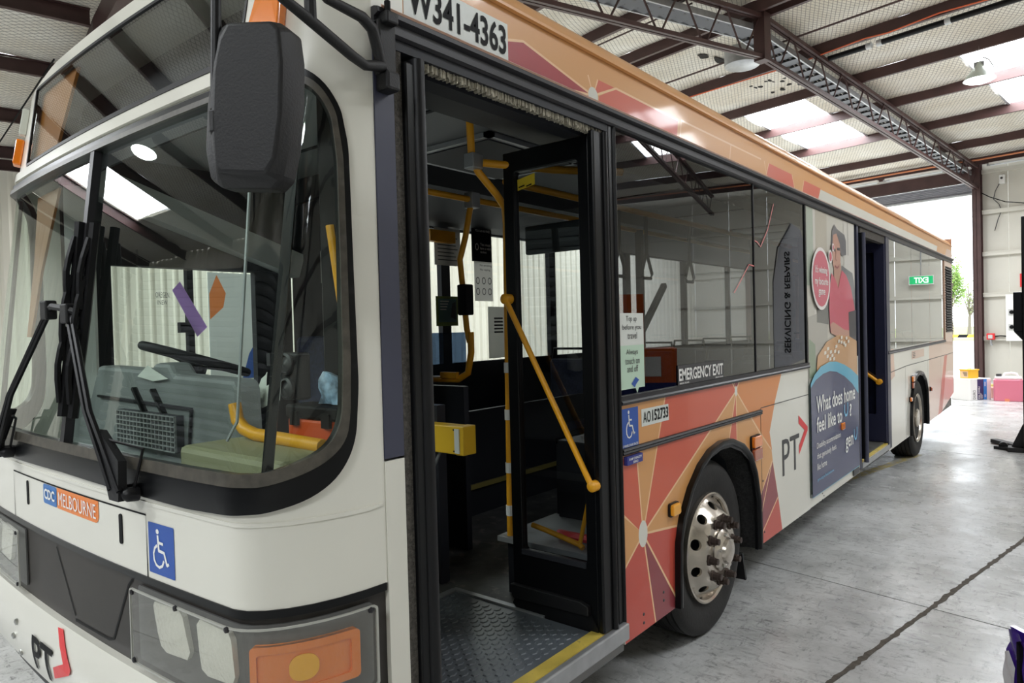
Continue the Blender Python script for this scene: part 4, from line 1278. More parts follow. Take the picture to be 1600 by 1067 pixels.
regs = [([(2.66, .222), (2.66, 1.30)] + WE, 1),
        ([(3.10, 1.30), (3.99, 1.30), H1, H2], 2),
        ([(2.66, 1.045), (2.795, 1.045), H2, (2.66, .795)], 2),
        ([H1, (3.87, .93), (3.995, .93)], 2),
        ([H1, (3.95, 1.30), (4.10, 1.30)], 7),
        ([H1, (4.07, 1.30), (4.83, 1.30), (4.68, 1.112), (4.56, .914), (4.60, .79)], 5),
        ([(4.60, .725), (4.705, .45), (4.28, .235), (4.28, .47)], 4),
        ([(4.70, .465), (4.774, .222), (4.28, .222), (4.28, .25)], 3),
        ([H2, (3.21, .622), (3.21, .23)], 3),
        ([H2, (3.20, .222), (2.945, .222)], 4),
        ([H2, (2.945, .222), (2.66, .222), (2.66, .545)], 3)]
for pts in ([(3.10, 1.30), H2], [(3.97, 1.30), H1, (3.93, 1.30)], [H1, H2], [(2.795, 1.08), H2, (2.66, .80)], [H2, (2.66, .55)], [H2, (3.21, .622)], [H2, (3.20, .225)], [H2, (2.945, .222)],
            [H1, (3.87, .93)], [H1, (4.0, .93)], [H1, (4.38, .935), (4.58, .80)], [(4.60, .72), (4.28, .46)], [(4.70, .46), (4.28, .23)], [(4.60, .72), (4.30, .30)], [(4.07, 1.30), H1]):
    regs.append((stroke(pts, .011), 6))
regs += [(ell(*H2, .042, .062, 24), 0), (ell(*H1, .02, .03, 16), 0)]
A = body(2.655, 5.415, ARCH)
m = MB(); patch(m, A, SD, 0, .02, step=.3, regions=regs)
lp = m.build('side_lower_panel', L_SLOT, bus)
# mouldings, panel joints, rivets
mo = MB().strip([(0, 1.058), (.012, 1.06), (.016, 1.067), (.012, 1.074), (.018, 1.080), (.012, 1.088), (0, 1.09)], lambda a, b, t: Vector((a, t, b - (t-2.66)*.006)), 2.66, 4.397, closed=True); mo.build('belt_moulding', BLACK, bus)
m = MB(); patch(m, stroke([(4.40, 1.085), (4.40, .222)], .006), SD, .0012, 0); patch(m, stroke([(4.40, 1.088), (5.41, 1.083)], .005), SD, .0012, 0); m.build('panel_joint', PRINTG, lp)
for y, z in ((2.83, .30), (2.83, .26), (3.03, .34), (3.03, .30), (4.42, .62), (4.43, .29), (4.33, .28)):
    MB().lathe([(.008, 0), (.006, .003), (.0001, .004)], SD(y, z, 0), (1, 0, 0), 8).build('rivet', PRINTG, lp)
# wheel arch trims
def arch_trim(pts, nm):
    m_ = MB()
    prof = [(0, 0, .0), (.03, 0, 0), (.035, 0, .012), (.03, 0, .03), (.018, 0, .036), (.018, 0, .05), (.0, 0, .05)]
    cx = sum(p[0] for p in pts)/len(pts)
    P = dens(pts, .05, False); rows = []
    for i, p in enumerate(P):
        a_ = P[max(0, i-1)]; b_ = P[min(len(P)-1, i+1)]
        dx, dy = b_[0]-a_[0], b_[1]-a_[1]; l = math.hypot(dx, dy); nx, ny = dy/l, -dx/l   # inward normal for left-to-right arches
        rows.append([Vector((x, p[0]+nx*(t-.02), p[1]+ny*(t-.02))) for x, _, t in prof])
    k = len(prof); vs_ = [v for r_ in rows for v in r_]; fs_ = []
    for i in range(len(rows)-1):
        for j in range(k-1): fs_.append((i*k+j, i*k+j+1, (i+1)*k+j+1, (i+1)*k+j))
    return m_.add(vs_, fs_).build(nm, GLOSSK, bus, smooth=50)
arch_trim(ARCH, 'wheel_arch_trim'); arch_trim(RARCH, 'wheel_arch_trim')
def arch_liner(pts, nm, dpt=.55):
    m_ = MB(); P = dens(pts, .08, False)
    cx = (pts[0][0]+pts[-1][0])/2
    for t0_, t1_, mi in ((.0, -.13, 1), (-.13, -dpt, 0)):
        vs_ = []
        for p in P:
            s0 = 1-.06*(-t0_/.13 if t0_ > -.13 else 1); s1 = .94 if t1_ > -.2 else .90
            vs_ += [Vector((t0_, cx+(p[0]-cx)*s0, .2+(p[1]-.2)*s0)), Vector((t1_, cx+(p[0]-cx)*s1, .2+(p[1]-.2)*s1))]
        m_.add(vs_, [(2*i, 2*i+1, 2*i+3, 2*i+2) for i in range(len(P)-1)], mi)
    m_.add([Vector((-dpt, cx+(p[0]-cx)*.9, .2+(p[1]-.2)*.9)) for p in P], [tuple(range(len(P)))], 0)
    return m_.build(nm, [DARKIN, mat('bristle_arch_lining', (40, 40, 40), .95, bump=(160, 1.0), noise=(60, .5))], bus, smooth=50)
arch_liner(ARCH, 'wheel_arch_liner'); arch_liner(RARCH, 'wheel_arch_liner')
m = MB().extrude([(4.22, .20), (4.27, .02), (4.25, .02), (4.20, .2), (4.05, .22)], lambda a, b, t: Vector((t, a, b)), -.45, -.06); m.build('mud_flap', BLACK, bus)
# side lamps
def slamp(y, z, wy, hz, material, par=bus):
    o_ = MB().extrude(rrect(y-wy/2, z-hz/2, y+wy/2, z+hz/2, .012, 3), SD, 0, .03).build('side_lamp', material, par, bevel=.006)
    MB().extrude(rrect(y-wy/2-.006, z-hz/2-.006, y+wy/2+.006, z+hz/2+.006, .012, 3), SD, 0, .012).build('lamp_base', BLACK, o_)
slamp(3.143, .72, .085, .055, mat('yellow_reflector', (246, 172, 44), .25, coat=.5))
slamp(4.28, .893, .135, .068, AMBER); slamp(4.28, .815, .135, .072, REDL)
# stickers beside the door
m = MB(); patch(m, [(2.666, 1.085), (2.818, 1.085), (2.818, 1.264), (2.666, 1.264)], SD, .0015, 0); patch(m, [(2.682, 1.014), (2.822, 1.014), (2.822, 1.052), (2.682, 1.052)], SD, .0185, .0185, mi=1)
m.build('access_sticker', [PRINTB, mat('deep_blue_print', (52, 58, 140), .4)], lp)
m = MB(); wheelchair(m, SD, .003, 2.70, 2.785, 1.125, 1.255); m.build('wheelchair_symbol', PRINTW, lp)
letters(lp, SD, [('2 WHEELCHAIR SPACES', .02, .003, 2.674, 2.81, 1.092, 1.103, PRINTW), ('RAMP CAPACITY', .02, .0205, 2.695, 2.81, 1.034, 1.045, PRINTW), ('300KG', .02, .0205, 2.73, 2.775, 1.019, 1.029, PRINTW)])
m = MB(); patch(m, [(2.85, 1.165), (3.123, 1.165), (3.121, 1.244), (2.848, 1.246)], SD, .002, .0015); m.build('registration_plate', SIGNW, lp)
letters(lp, SD, [('AO', 0, .004, 2.862, 2.935, 1.180, 1.232, PRINTK), ('152733', .02, .004, 2.950, 3.115, 1.180, 1.234, PRINTK)])
m = MB(); text(m, 'PT', .0, SD, .002, 4.80, 5.17, .578, .826); patch(m, [(5.165, .955), (5.165, .895), (5.30, .832), (5.165, .735), (5.165, .672), (5.375, .82), (5.375, .848)], SD, .002, 0, mi=1)
m.build('transit_logo', [PRINTG, PRINTR], lp)
# rear part of the side
regs = [([(10.93, 1.30), (10.81, .2), (13.4, .2), (13.4, 1.30)], 8), ([(8.31, 1.30), (8.55, 1.30), (8.6, 1.0), (8.31, .95)], 8), ([(11.6, .2), (12.3, 1.05), (12.6, 1.05), (12.0, .2)], 2)]
for pts in ([(10.93, 1.30), (10.81, .2)], [(11.6, .2), (12.3, 1.05)]): regs.append((stroke(pts, .012), 6))
A = [(8.235, .222)] + RARCH + [(11.9, .222), (13.27, .41), (13.27, 1.30), (8.235, 1.30)]
m = MB(); patch(m, A, SD, 0, .02, step=.5, regions=regs); rp = m.build('side_rear_panel', L_SLOT, bus)
m = MB()
for pts in ([(9.25, 1.072), (11.0, 1.062), (13.27, 1.055)], [(11.93, .23), (11.93, 1.06)], [(10.78, .25), (10.78, 1.06)], [(8.24, 1.05), (9.25, 1.072)], [(9.2, .23), (9.2, 1.07)]): patch(m, stroke(pts, .008), SD, .0012, 0)
m.build('panel_joint', PRINTG, rp)
slamp(9.60, .893, .12, .068, AMBER); slamp(9.60, .815, .12, .068, REDL); slamp(9.44, .66, .07, .05, AMBER); slamp(10.95, .66, .06, .05, REDL)
m = MB(); patch(m, [(9.62, 1.13), (10.5, 1.13), (10.5, 1.23), (9.62, 1.23)], SD, .0015, 0)
for k in range(4): patch(m, stroke([(9.68, 1.15+.02*k), (9.85, 1.15+.02*k)], .008), SD, .003, 0, mi=1)
m.build('operator_notice', [PALE, PRINTG], rp)
# strip between advert and rear door
m = MB(); patch(m, [(6.88, .262), (6.96, .262), (6.96, 1.30), (6.88, 1.30)], SD, 0, .02); m.build('side_narrow_panel', WHITE, bus)
m = MB(); patch(m, [(5.415, .222), (6.96, .222), (6.96, .31), (5.415, .34)], SD, -.004, .02); m.build('flap_sill', WHITE, bus)
MB().box((-.01, 5.43, .30), (.012, 6.9, .325)).build('flap_edge_trim', GALV, bus)
MB().box((0, 6.70, .235), (.008, 6.9, .36)).build('maker_plate', PRINTG, bus)
m = MB()
for k in range(3):
    MB().lathe([(.008, 0), (.0001, .004)], SD(5.75+.04*(k % 2), .27-.025*k, -.004), (1, 0, 0), 8).build('rivet', PRINTK, bus)

# ---- windows on the kerb side
def rail(y0, y1, z0, z1, nm='window_sill_rail'):
    return MB().strip([(-.02, z0), (.014, z0), (.02, z0+.012), (.012, (z0+z1)/2), (.014, z1), (-.02, z1)], lambda a, b, t: Vector((a, t, b)), y0, y1, closed=True).build(nm, ALURAIL, bus)
rail(2.655, 5.415, 1.282, 1.322); rail(8.235, 12.40, 1.255, 1.290)
MB().box((-.03, 12.38, 1.25), (.008, 12.45, 2.5)).build('window_post', PALE, bus)
def pane(y0, y1, z0, z1, g, nm='side_window'):
    m_ = MB(); patch(m_, [(y0, z0), (y1, z0), (y1, z1), (y0, z1)], SD, -.004, 0); return m_.build(nm, g, bus)
w1 = pane(2.668, 4.336, 1.32, 2.50, GLASST); w2 = pane(4.348, 5.395, 1.32, 2.50, GLASST)
MB().box((-.006, 4.336, 1.32), (.002, 4.348, 2.5)).build('pane_joint', ALURAIL, bus)
MB().box((-.03, 5.392, 1.30), (.004, 5.42, 2.5)).build('window_post', BLACK, bus)
ys = [8.345, 9.7, 11.05, 12.38]
for i in range(3): pane(ys[i], ys[i+1]-.012, 1.29, 2.50, GLASSR, 'rear_side_window')
# louvre at the rear
MB().box((-.04, 12.45, 1.30), (0, YR, 2.5)).build('rear_corner_panel', PALE, bus)
lv = MB().box((-.03, 12.47, 1.40), (.002, 13.18, 2.42)).build('engine_vent', PRINTK, bus)
src = MB().extrude([(0, -.012), (.022, -.03), (.022, -.022), (0, .004)], lambda a, b, t: Vector((a, t, b)), 12.47, 13.18).build('vent_slat', ALURAIL, None)
src.parent = lv
z = 1.43; first = True
while z < 2.41:
    o_ = src if first else src.copy()
    if not first: COL.objects.link(o_); o_.parent = lv
    first = False
    o_.location = (1.25, -7.1, z-GZ); z += .04
m = MB(); patch(m, [(2.661, 1.349), (2.80, 1.349), (2.815, 1.325), (2.83, 1.349), (2.887, 1.349), (2.885, 1.69), (2.661, 1.69)], SD, .002, 0, regions=[([(2.6, 1.3), (2.95, 1.3), (2.95, 1.545), (2.6, 1.545)], 1)])
m.build('travel_card_notice', [SIGNW, MINT], w1)
m = MB()
for t_, a_, b_, zz in (('Top up', 2.725, 2.82, 1.655), ('before you', 2.69, 2.86, 1.617), ('travel', 2.735, 2.82, 1.582), ('Always', 2.72, 2.825, 1.505), ('touch on', 2.71, 2.84, 1.468), ('and off', 2.725, 2.825, 1.432)):
    letters(w1, SD, [(t_, 0, .004, a_, b_, zz-.008, zz+.022, PRINTG)])
poly(m, [(2.76, 1.37), (2.80, 1.40), (2.83, 1.385), (2.80, 1.365), (2.79, 1.352)], SD, .004, 1)
m.build('card_symbol', [PRINTG, PRINTB], w1)
m = MB(); patch(m, [(3.235, 1.325), (3.82, 1.325), (3.82, 1.425), (3.235, 1.425)], SD, .001, 0); m.build('emergency_exit_strip', mat('dark_window_film', (52, 54, 58), .35), w1)
letters(w1, SD, [('EMERGENCY EXIT', .025, .003, 3.245, 3.806, 1.345, 1.408, PRINTW), ('BREAK GLASS', .02, .003, 3.25, 3.36, 1.329, 1.337, PRINTW), ('BREAK GLASS', .02, .003, 3.70, 3.805, 1.329, 1.337, PRINTW)])
m = MB()
for pts in ([(4.355, 2.145), (4.40, 2.14), (4.46, 2.115), (4.60, 2.24), (4.72, 2.42)], [(4.335, 1.985), (4.25, 1.99), (4.10, 1.88), (4.0, 1.81)]): patch(m, stroke(pts, .008), SD, .001, 0)
m.build('red_ray_print', mat('red_ray_film', (214, 120, 118), .4), w2)

# ---- full-height advert
AD = []; AM_ = []
ADM = {}
def ad(pts, rgb):
    nm = 'advert_%02x%02x%02x' % rgb
    if nm not in ADM: ADM[nm] = (len(ADM), mat(nm, rgb, .32, coat=.3))
    AD.append((pts, ADM[nm][0]))
adm = MB()
ad([(5.424, .305), (6.875, .305), (6.875, 2.495), (5.424, 2.495)], (198, 194, 182))
ad([(5.43, 1.9), (5.60, 1.9), (5.60, 2.49), (5.43, 2.49)], (168, 178, 162))
ad([(5.60, 1.65), (5.66, 1.65), (5.66, 2.49), (5.60, 2.49)], (210, 206, 196))
ad([(5.66, 1.7), (5.98, 1.7), (5.98, 2.49), (5.66, 2.49)], (182, 174, 158))
ad([(6.5, 2.0), (6.86, 2.0), (6.86, 2.49), (6.5, 2.49)], (206, 202, 192))
ad([(6.62, 2.2), (6.66, 2.2), (6.66, 2.49), (6.62, 2.49)], (170, 166, 156))
ad([(5.43, 1.3), (5.95, 1.3), (5.95, 1.72), (5.43, 1.66)], (172, 168, 158))
ad([(5.44, 1.2), (5.62, 1.2), (5.60, 1.45), (5.44, 1.50)], (134, 150, 124))
ad([(5.66, 1.62), (5.98, 1.60), (6.0, 1.95), (5.70, 1.98)], (96, 96, 92))
ad([(6.42, 2.10), (6.78, 2.05), (6.86, 1.9), (6.86, 1.6), (6.45, 1.6)], (112, 114, 114))
ad([(6.10, 1.95), (6.0, 2.08), (5.99, 2.20), (5.92, 2.1), (5.95, 1.9)], (92, 94, 96))
# cap and head
ad([(6.12, 2.12), (6.10, 2.28), (6.13, 2.38), (6.20, 2.43), (6.28, 2.40), (6.52, 2.37), (6.57, 2.32), (6.57, 2.20), (6.42, 2.18), (6.36, 2.22)], (98, 96, 100))
ad([(6.13, 2.10), (6.12, 2.22), (6.16, 2.34), (6.26, 2.36), (6.36, 2.28), (6.38, 2.17), (6.36, 2.07), (6.30, 2.0), (6.20, 2.02)], (196, 148, 128))
ad([(6.16, 2.05), (6.17, 1.92), (6.30, 1.88), (6.38, 1.96), (6.38, 2.12)], (186, 136, 116))
for pts in ([(6.14, 2.225), (6.22, 2.215)], [(6.27, 2.23), (6.36, 2.235)]): ad(stroke(pts, .022), (70, 60, 58))
ad(stroke([(6.23, 2.215), (6.22, 2.14), (6.26, 2.13)], .012), (160, 108, 92))
ad(stroke([(6.19, 2.085), (6.26, 2.07), (6.32, 2.09)], .016), (150, 70, 74))
# shirt and arms
ad([(6.08, 2.02), (6.20, 1.97), (6.28, 1.90), (6.40, 2.06), (6.55, 2.02), (6.70, 1.92), (6.82, 1.74), (6.85, 1.56), (6.5, 1.50), (6.02, 1.54), (5.99, 1.74), (6.02, 1.9)], (206, 84, 104))
ad([(6.02, 1.60), (6.10, 1.62), (6.45, 1.55), (6.62, 1.54), (6.66, 1.47), (6.5, 1.44), (6.2, 1.50), (6.03, 1.53)], (200, 150, 130))
ad([(6.60, 1.70), (6.86, 1.72), (6.86, 1.45), (6.62, 1.46)], (66, 62, 66))
# table and tiles
ad([(5.60, 1.20), (5.64, 1.36), (5.90, 1.46), (6.25, 1.51), (6.60, 1.49), (6.87, 1.44), (6.87, .9), (5.60, .9)], (204, 156, 108))
for k, (a_, b_) in enumerate(((5.82, 1.36), (5.90, 1.39), (5.98, 1.36), (5.88, 1.33), (6.02, 1.33), (6.10, 1.36), (6.14, 1.40), (5.95, 1.305), (6.06, 1.30), (6.20, 1.35), (6.22, 1.44), (6.30, 1.43), (6.38, 1.42), (6.46, 1.46), (6.30, 1.47), (6.42, 1.40), (6.52, 1.43))):
    ad([(a_, b_), (a_+.06, b_+.005), (a_+.062, b_+.03), (a_+.004, b_+.027)], (232, 226, 212))
# cyan arc and navy dome
arc_o = [(5.424, 1.16), (5.52, 1.22), (5.70, 1.275), (5.95, 1.30), (6.15, 1.29), (6.40, 1.25), (6.62, 1.20), (6.875, 1.12)]
arc_i = [(5.424, 1.13), (5.55, 1.18), (5.75, 1.215), (5.95, 1.225), (6.15, 1.205), (6.40, 1.15), (6.65, 1.07), (6.875, .96)]
ad(arc_o + [(6.875, .3), (5.424, .3)], (84, 176, 206))
ad(arc_i + [(6.875, .305), (5.424, .305)], (50, 56, 98))
# speech bubble
ad(ell(5.745, 1.96, .255, .245, 32), (236, 230, 226)); ad(ell(6.02, 2.15, .055, .055, 16), (236, 230, 226)); ad(ell(6.10, 2.23, .035, .035, 14), (236, 230, 226))
ad(ell(5.745, 1.96, .225, .218, 32), (204, 82, 104)); ad(ell(6.02, 2.15, .036, .038, 14), (204, 82, 104)); ad(ell(6.10, 2.23, .02, .022, 12), (204, 82, 104))
for k, (pts, mi) in enumerate(AD): patch(adm, pts, SD, .0008+.0004*k, 0, mi=mi)
nb = len(AD)*.0004+.0016
ap = MB(); patch(ap, [(5.42, .30), (6.88, .30), (6.88, 2.498), (5.42, 2.498)], SD, 0, .012); ap = ap.build('advert_panel', BLACK, bus)
adm.build('advert_print', [x[1] for x in sorted(ADM.values(), key=lambda k: k[0])], ap)
m = MB()
letters(ap, SD, [('What does home', .015, nb, 5.545, 6.73, .925, 1.055, PRINTW), ('feel like to', .015, nb, 5.545, 6.28, .775, .895, PRINTW), ('?', .02, nb, 6.53, 6.60, .79, .90, PRINTW)])
patch(m, stroke([(6.36, .91), (6.36, .85), (6.39, .815), (6.44, .815), (6.47, .85), (6.47, .92)], .022), SD, nb, 0, mi=1)
letters(ap, SD, [('Disability accommodation', .005, nb, 5.54, 6.22, .642, .70, PRINTW), ('that genuinely feels', .005, nb, 5.54, 6.08, .562, .62, PRINTW), ('like home', .005, nb, 5.54, 5.80, .490, .54, PRINTW), ('genu.org.au/feelslikehome', 0, nb, 5.54, 6.0, .40, .43, mat('pale_blue_print', (120, 190, 226), .4)), ('gen', .01, nb, 6.38, 6.64, .49, .62, PRINTW)])
patch(m, stroke([(6.68, .66), (6.68, .60), (6.71, .565), (6.75, .57), (6.78, .61), (6.78, .67)], .02), SD, nb, 0, mi=1)
letters(ap, SD, [("It's winning", .01, nb, 5.58, 5.91, 1.985, 2.06, PRINTW), ('my favourite', .01, nb, 5.57, 5.93, 1.895, 1.97, PRINTW), ('game', .01, nb, 5.66, 5.84, 1.815, 1.875, PRINTW)])
m.build('operator_symbol', [PRINTW, mat('pale_blue_print', (120, 190, 226), .4)], ap)
slamp(6.30, .735, .10, .06, AMBER)

# ---- wheels
def wheel(yc, zc_, xf, front):
    c = Vector((xf, yc, zc_)); R = .487
    prof = [(.300, -.24), (.33, -.27), (.42, -.275), (.462, -.255), (R, -.235)]
    for k in range(5):
        a_ = -.225+k*.042; prof += [(R, a_), (R, a_+.03), (R-.012, a_+.032), (R-.012, a_+.038)]
    prof += [(R, -.012), (R-.012, .008), (.462, .018), (.44, .024), (.40, .026), (.36, .018), (.33, .006), (.305, .0)]
    t_ = MB().lathe([(r_, x_-.0) for r_, x_ in prof], c+Vector((-.02, 0, 0)), (1, 0, 0), 64).build('wheel', TYRE, bus, smooth=35)
    # rim lip and dish
    if front:
        def fx(r_):
            if r_ > .285: return -.005
            if r_ > .272: return -.02
            if r_ > .20: return -.02+(.272-r_)/.072*.085
            return .065
        MB().lathe([(.300, -.05), (.308, -.01), (.308, .004), (.300, .008), (.288, .0), (.284, -.02), (.284, -.06)], c, (1, 0, 0), 64).build('rim_lip', ALLOY, t_, smooth=40)
        holes = []
        for k in range(10):
            a_ = 2*PI*(k+.5)/10
            ex_, ey_ = math.cos(a_), math.sin(a_)
            holes.append([(.238*ex_ + .020*math.cos(b)*ex_ - .030*math.sin(b)*ey_, .238*ey_ + .020*math.cos(b)*ey_ + .030*math.sin(b)*ex_) for b in [2*PI*i/14 for i in range(14)]])
        fn = lambda a, b, t: c+Vector((fx(math.hypot(a, b))+t, a, b))
        mm = MB(); patch(mm, ell(0, 0, .284, .284, 64), fn, 0, .012, holes=holes, step=.022); mm.build('wheel_disc', ALLOY, t_, smooth=35)
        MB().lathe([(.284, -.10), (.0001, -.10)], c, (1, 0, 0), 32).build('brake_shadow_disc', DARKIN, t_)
        MB().lathe([(.118, .06), (.115, .075), (.098, .09), (.072, .10), (.066, .118), (.045, .124), (.0001, .126)], c, (1, 0, 0), 32).build('hub_cap', ALLOY, t_, smooth=35)
        ns = MB().lathe([(.030, .0), (.030, .006), (.022, .010), (.022, .034), (.018, .036), (.018, .052), (.0001, .054)], Vector((0, 0, 0)), (1, 0, 0), 8).build('wheel_nut', NUT, None, smooth=30)
        ns.parent = t_
        for k in range(10):
            o_ = ns if k == 0 else ns.copy()
            if k: COL.objects.link(o_); o_.parent = t_
            a_ = 2*PI*k/10+.1
            o_.location = c+Vector((.066, .1675*math.cos(a_), .1675*math.sin(a_)))-Vector(bus['org'])
        for k in range(5):
            a_ = 2*PI*k/5+.4
            MB().lathe([(.008, 0), (.008, .012), (.0001, .014)], c+Vector((.092, .088*math.cos(a_), .088*math.sin(a_))), (1, 0, 0), 8).build('hub_bolt', STEEL, t_)
    else:
        MB().lathe([(.300, -.05), (.308, -.01), (.308, .004), (.300, .008), (.285, -.01), (.275, -.06), (.262, -.12), (.20, -.145), (.16, -.15), (.15, -.10), (.12, -.08), (.115, .0), (.10, .012), (.0001, .014)], c, (1, 0, 0), 48).build('wheel_disc', ALLOY, t_, smooth=35)
        for k in range(10):
            a_ = 2*PI*k/10
            MB().lathe([(.018, -.15), (.018, -.11), (.0001, -.108)], c+Vector((0, .18*math.cos(a_), .18*math.sin(a_))), (1, 0, 0), 6).build('wheel_nut', NUT, t_)
wheel(3.72, .367, -.06, True)
wheel(10.05, .367, -.015, False)
for y in (3.72, 10.02):
    MB().lathe([(.30, 0), (.487, .01), (.487, .25), (.30, .26)], Vector((-2.42, y, .367)), (1, 0, 0), 40).build('far_wheel', TYRE, bus, smooth=35)

# ---- far side, rear, floor, ceiling
FW = [(1.52, 2.40), (2.62, 4.06), (4.12, 5.56), (5.62, 7.06), (7.12, 8.56), (8.62, 10.06), (10.12, 12.3)]
hl = []
for i, (a_, b_) in enumerate(FW): hl.append([(a_+.02, 1.36 if i else 1.22), (b_-.02, 1.36 if i else 1.22), (b_-.02, 2.46 if i else 2.03), (a_+.02, 2.46 if i else 2.03)])
m = MB(); patch(m, [(1.318, .222), (YR, .222), (YR, 2.78), (1.318, 2.78)], FS, 0, .05, holes=hl); m.build('far_side_panel', [DARKIN], bus)
m = MB(); patch(m, [(1.318, .222), (YR, .222), (YR, 1.30), (1.318, 1.30)], FS, .004, 0); patch(m, [(1.318, 2.5), (YR, 2.5), (YR, 2.78), (1.318, 2.78)], FS, .004, 0); m.build('far_side_skin', WHITE, bus)
for (a_, b_), h_ in zip(FW, hl):
    m = MB(); patch(m, h_, FS, -.01, 0); m.build('far_side_window', GLASSC, bus)
MB().box((-2.5, YR-.03, .41), (0, YR, 2.9)).build('rear_panel', PALE, bus)
m = MB().box((-1.86, 1.35, .20), (-.64, YR-.05, .325))
for a_, b_ in ((1.35, 3.0), (4.46, 9.28), (10.80, YR-.05)):
    m.box((-.64, a_, .20), (-.03, b_, .325)); m.box((-2.44, a_, .20), (-1.86, b_, .325))
m.build('floor_pan', BUSFLOOR, bus)
MB().box((-2.46, 1.5, 2.62), (-.03, YR-.05, 2.66)).build('ceiling_panel', MIDIN, bus)
for k in range(9): MB().box((-2.46, 2.2+1.25*k, 2.612), (-.03, 2.22+1.25*k, 2.62)).build('ceiling_joint', DARKIN, bus)
MB().extrude([(-.06, 2.445), (-.06, 2.62), (-.45, 2.62), (-.40, 2.50), (-.14, 2.445)], lambda a, b, t: Vector((a, t, b)), 1.40, YR-.1).build('door_gear_cover', DARKIN, bus)
MB().extrude([(-2.46, 2.47), (-2.46, 2.62), (-1.32, 2.62), (-1.50, 2.53), (-2.2, 2.47)], lambda a, b, t: Vector((a, t, b)), 2.6, YR-.1).build('far_cove_panel', DARKIN, bus)
m = MB(); m.box((-1.28, 2.66, 2.585), (-.72, 3.40, 2.612)); m.build('roof_hatch', DARKIN, bus)
m = MB()
for lo, hi in (((-1.32, 2.62, 2.59), (-.68, 2.66, 2.615)), ((-1.32, 3.40, 2.59), (-.68, 3.44, 2.615)), ((-1.32, 2.62, 2.59), (-1.28, 3.44, 2.615)), ((-.72, 2.62, 2.59), (-.68, 3.44, 2.615))): m.box(lo, hi)
m.build('hatch_frame', GALV, bus)
MB().box((-2.44, 1.0, .22), (-.25, 1.3, .56)).build('front_bulkhead', DARKIN, bus)

# ---- front doorway
MB().box((-.05, 1.318, 1.265), (.004, 1.392, 2.50)).build('door_pillar', POSTM, bus)
MB().box((-.05, 1.318, .222), (.004, 1.392, 1.258)).build('door_pillar_lower', WHITE, bus)
MB().box((-.08, 1.392, .28), (.002, 1.425, 2.49)).build('door_brush_post', BRUSH, bus)
MB().box((-.06, 1.40, 2.468), (.006, 2.60, 2.50)).build('door_head', DARKIN, bus)
m = MB()
rb = random.Random(4)
for k in range(240):
    y = 1.53+1.04*k/240
    m.box((-.028, y, 2.452-rb.uniform(0, .012)), (-.008+rb.uniform(-.006, .006), y+.0040, 2.478))
m.build('door_head_brush', mat('pale_brush_bristles', (164, 158, 142), .9, noise=(60, .4)), bus, kind='stuff')
MB().box((-.06, 2.60, .25), (.006, 2.648, 2.50)).build('door_post', GLOSSK, bus, bevel=.006)
MB().tube([(.006, 2.646, .25), (.006, 2.646, 2.50)], .010, 8).build('door_post_seal', BLACK, bus)
# leaf standing square to the side, front
lf = MB().box((-.47, 1.455, .335), (-.01, 1.495, 2.46)).build('front_door_leaf', GLOSSK, bus, bevel=.008)
MB().strip([(.02, 1.458), (.034, 1.468), (.036, 1.482), (.03, 1.495), (.0, 1.503), (-.02, 1.495), (-.02, 1.455)], lambda a, b, t: Vector((a, b, t)), .30, 2.455, closed=True).build('leaf_nose_rubber', BLACK, lf, smooth=50)
MB().box((-.05, 1.425, .29), (.02, 1.462, 2.44)).build('leaf_edge_plate', GLOSSK, lf, bevel=.006)
# rear leaf, folded inwards across the doorway
YL = 2.50
lfn = lambda a, b, t: Vector((a, YL-t, b))            # seen from the front: x to the right, z up, t towards the camera
LO = [(-.485, .335), (-.02, .335), (-.02, 2.44), (-.485, 2.44)]
LG = rrect(-.425, .615, -.075, 2.345, .02)
m = MB(); patch(m, LO, lfn, .02, .04, holes=[LG]); l2 = m.build('front_door_leaf', GLOSSK, bus, bevel=.005)
m = MB(); patch(m, LG, lfn, .0, 0); m.build('leaf_glass', glass('door_glass', (.55, .57, .58), .06, .9), l2)
for a0_, a1_, b0_, b1_ in ((-.425, -.075, .598, .622),): MB().box((a0_, YL-.03, b0_), (a1_, YL-.015, b1_)).build('glazing_bead', DARKIN, l2)
MB().extrude([(-.485, .455), (-.10, .455), (-.06, .44), (-.06, .40), (-.47, .39), (-.485, .42)], lfn, .02, .045).build('kick_rail', PLASK, l2, bevel=.004)
MB().extrude([(-.47, .39), (-.05, .40), (-.02, .35), (-.02, .315), (-.43, .315), (-.485, .36)], lfn, .012, .03).build('bottom_brush', BLACK, l2)
MB().box((-.02, YL-.03, .335), (.012, YL+.06, 2.455)).build('leaf_hinge_stile', GLOSSK, l2, bevel=.008)
MB().tube([(.014, YL+.055, .335), (.014, YL+.055, 2.455)], .014, 8).build('leaf_nose_rubber', BLACK, l2, smooth=50)
m = MB(); patch(m, [(-.413, 2.262), (-.315, 2.278), (-.315, 2.328), (-.413, 2.312)], lfn, .004, .002); yl = m.build('yellow_label', mat('yellow_label_print', (236, 206, 50), .5), l2)
m = MB()
for a0_, a1_ in ((-.405, -.37), (-.36, -.33)): poly(m, [(a0_, 2.272), (a1_, 2.278), (a1_, 2.284), (a0_, 2.278)], lfn, .007)
m.build('label_lettering', PRINTK, l2)
hb = MB().tube([lfn(-.46, 1.765, .05), lfn(-.45, 1.75, .055), lfn(-.03, .985, .055), lfn(-.02, .97, .05)], .013, 10).build('door_handrail', YELLOW, l2, smooth=50)
for a_, b_ in ((-.462, 1.77), (-.015, .965)):
    MB().lathe([(.024, .02), (.024, .062), (.014, .07), (.0001, .072)], Vector((a_, YL, b_)), (0, -1, 0), 14).build('rail_boss', YELLOW, l2, smooth=40)
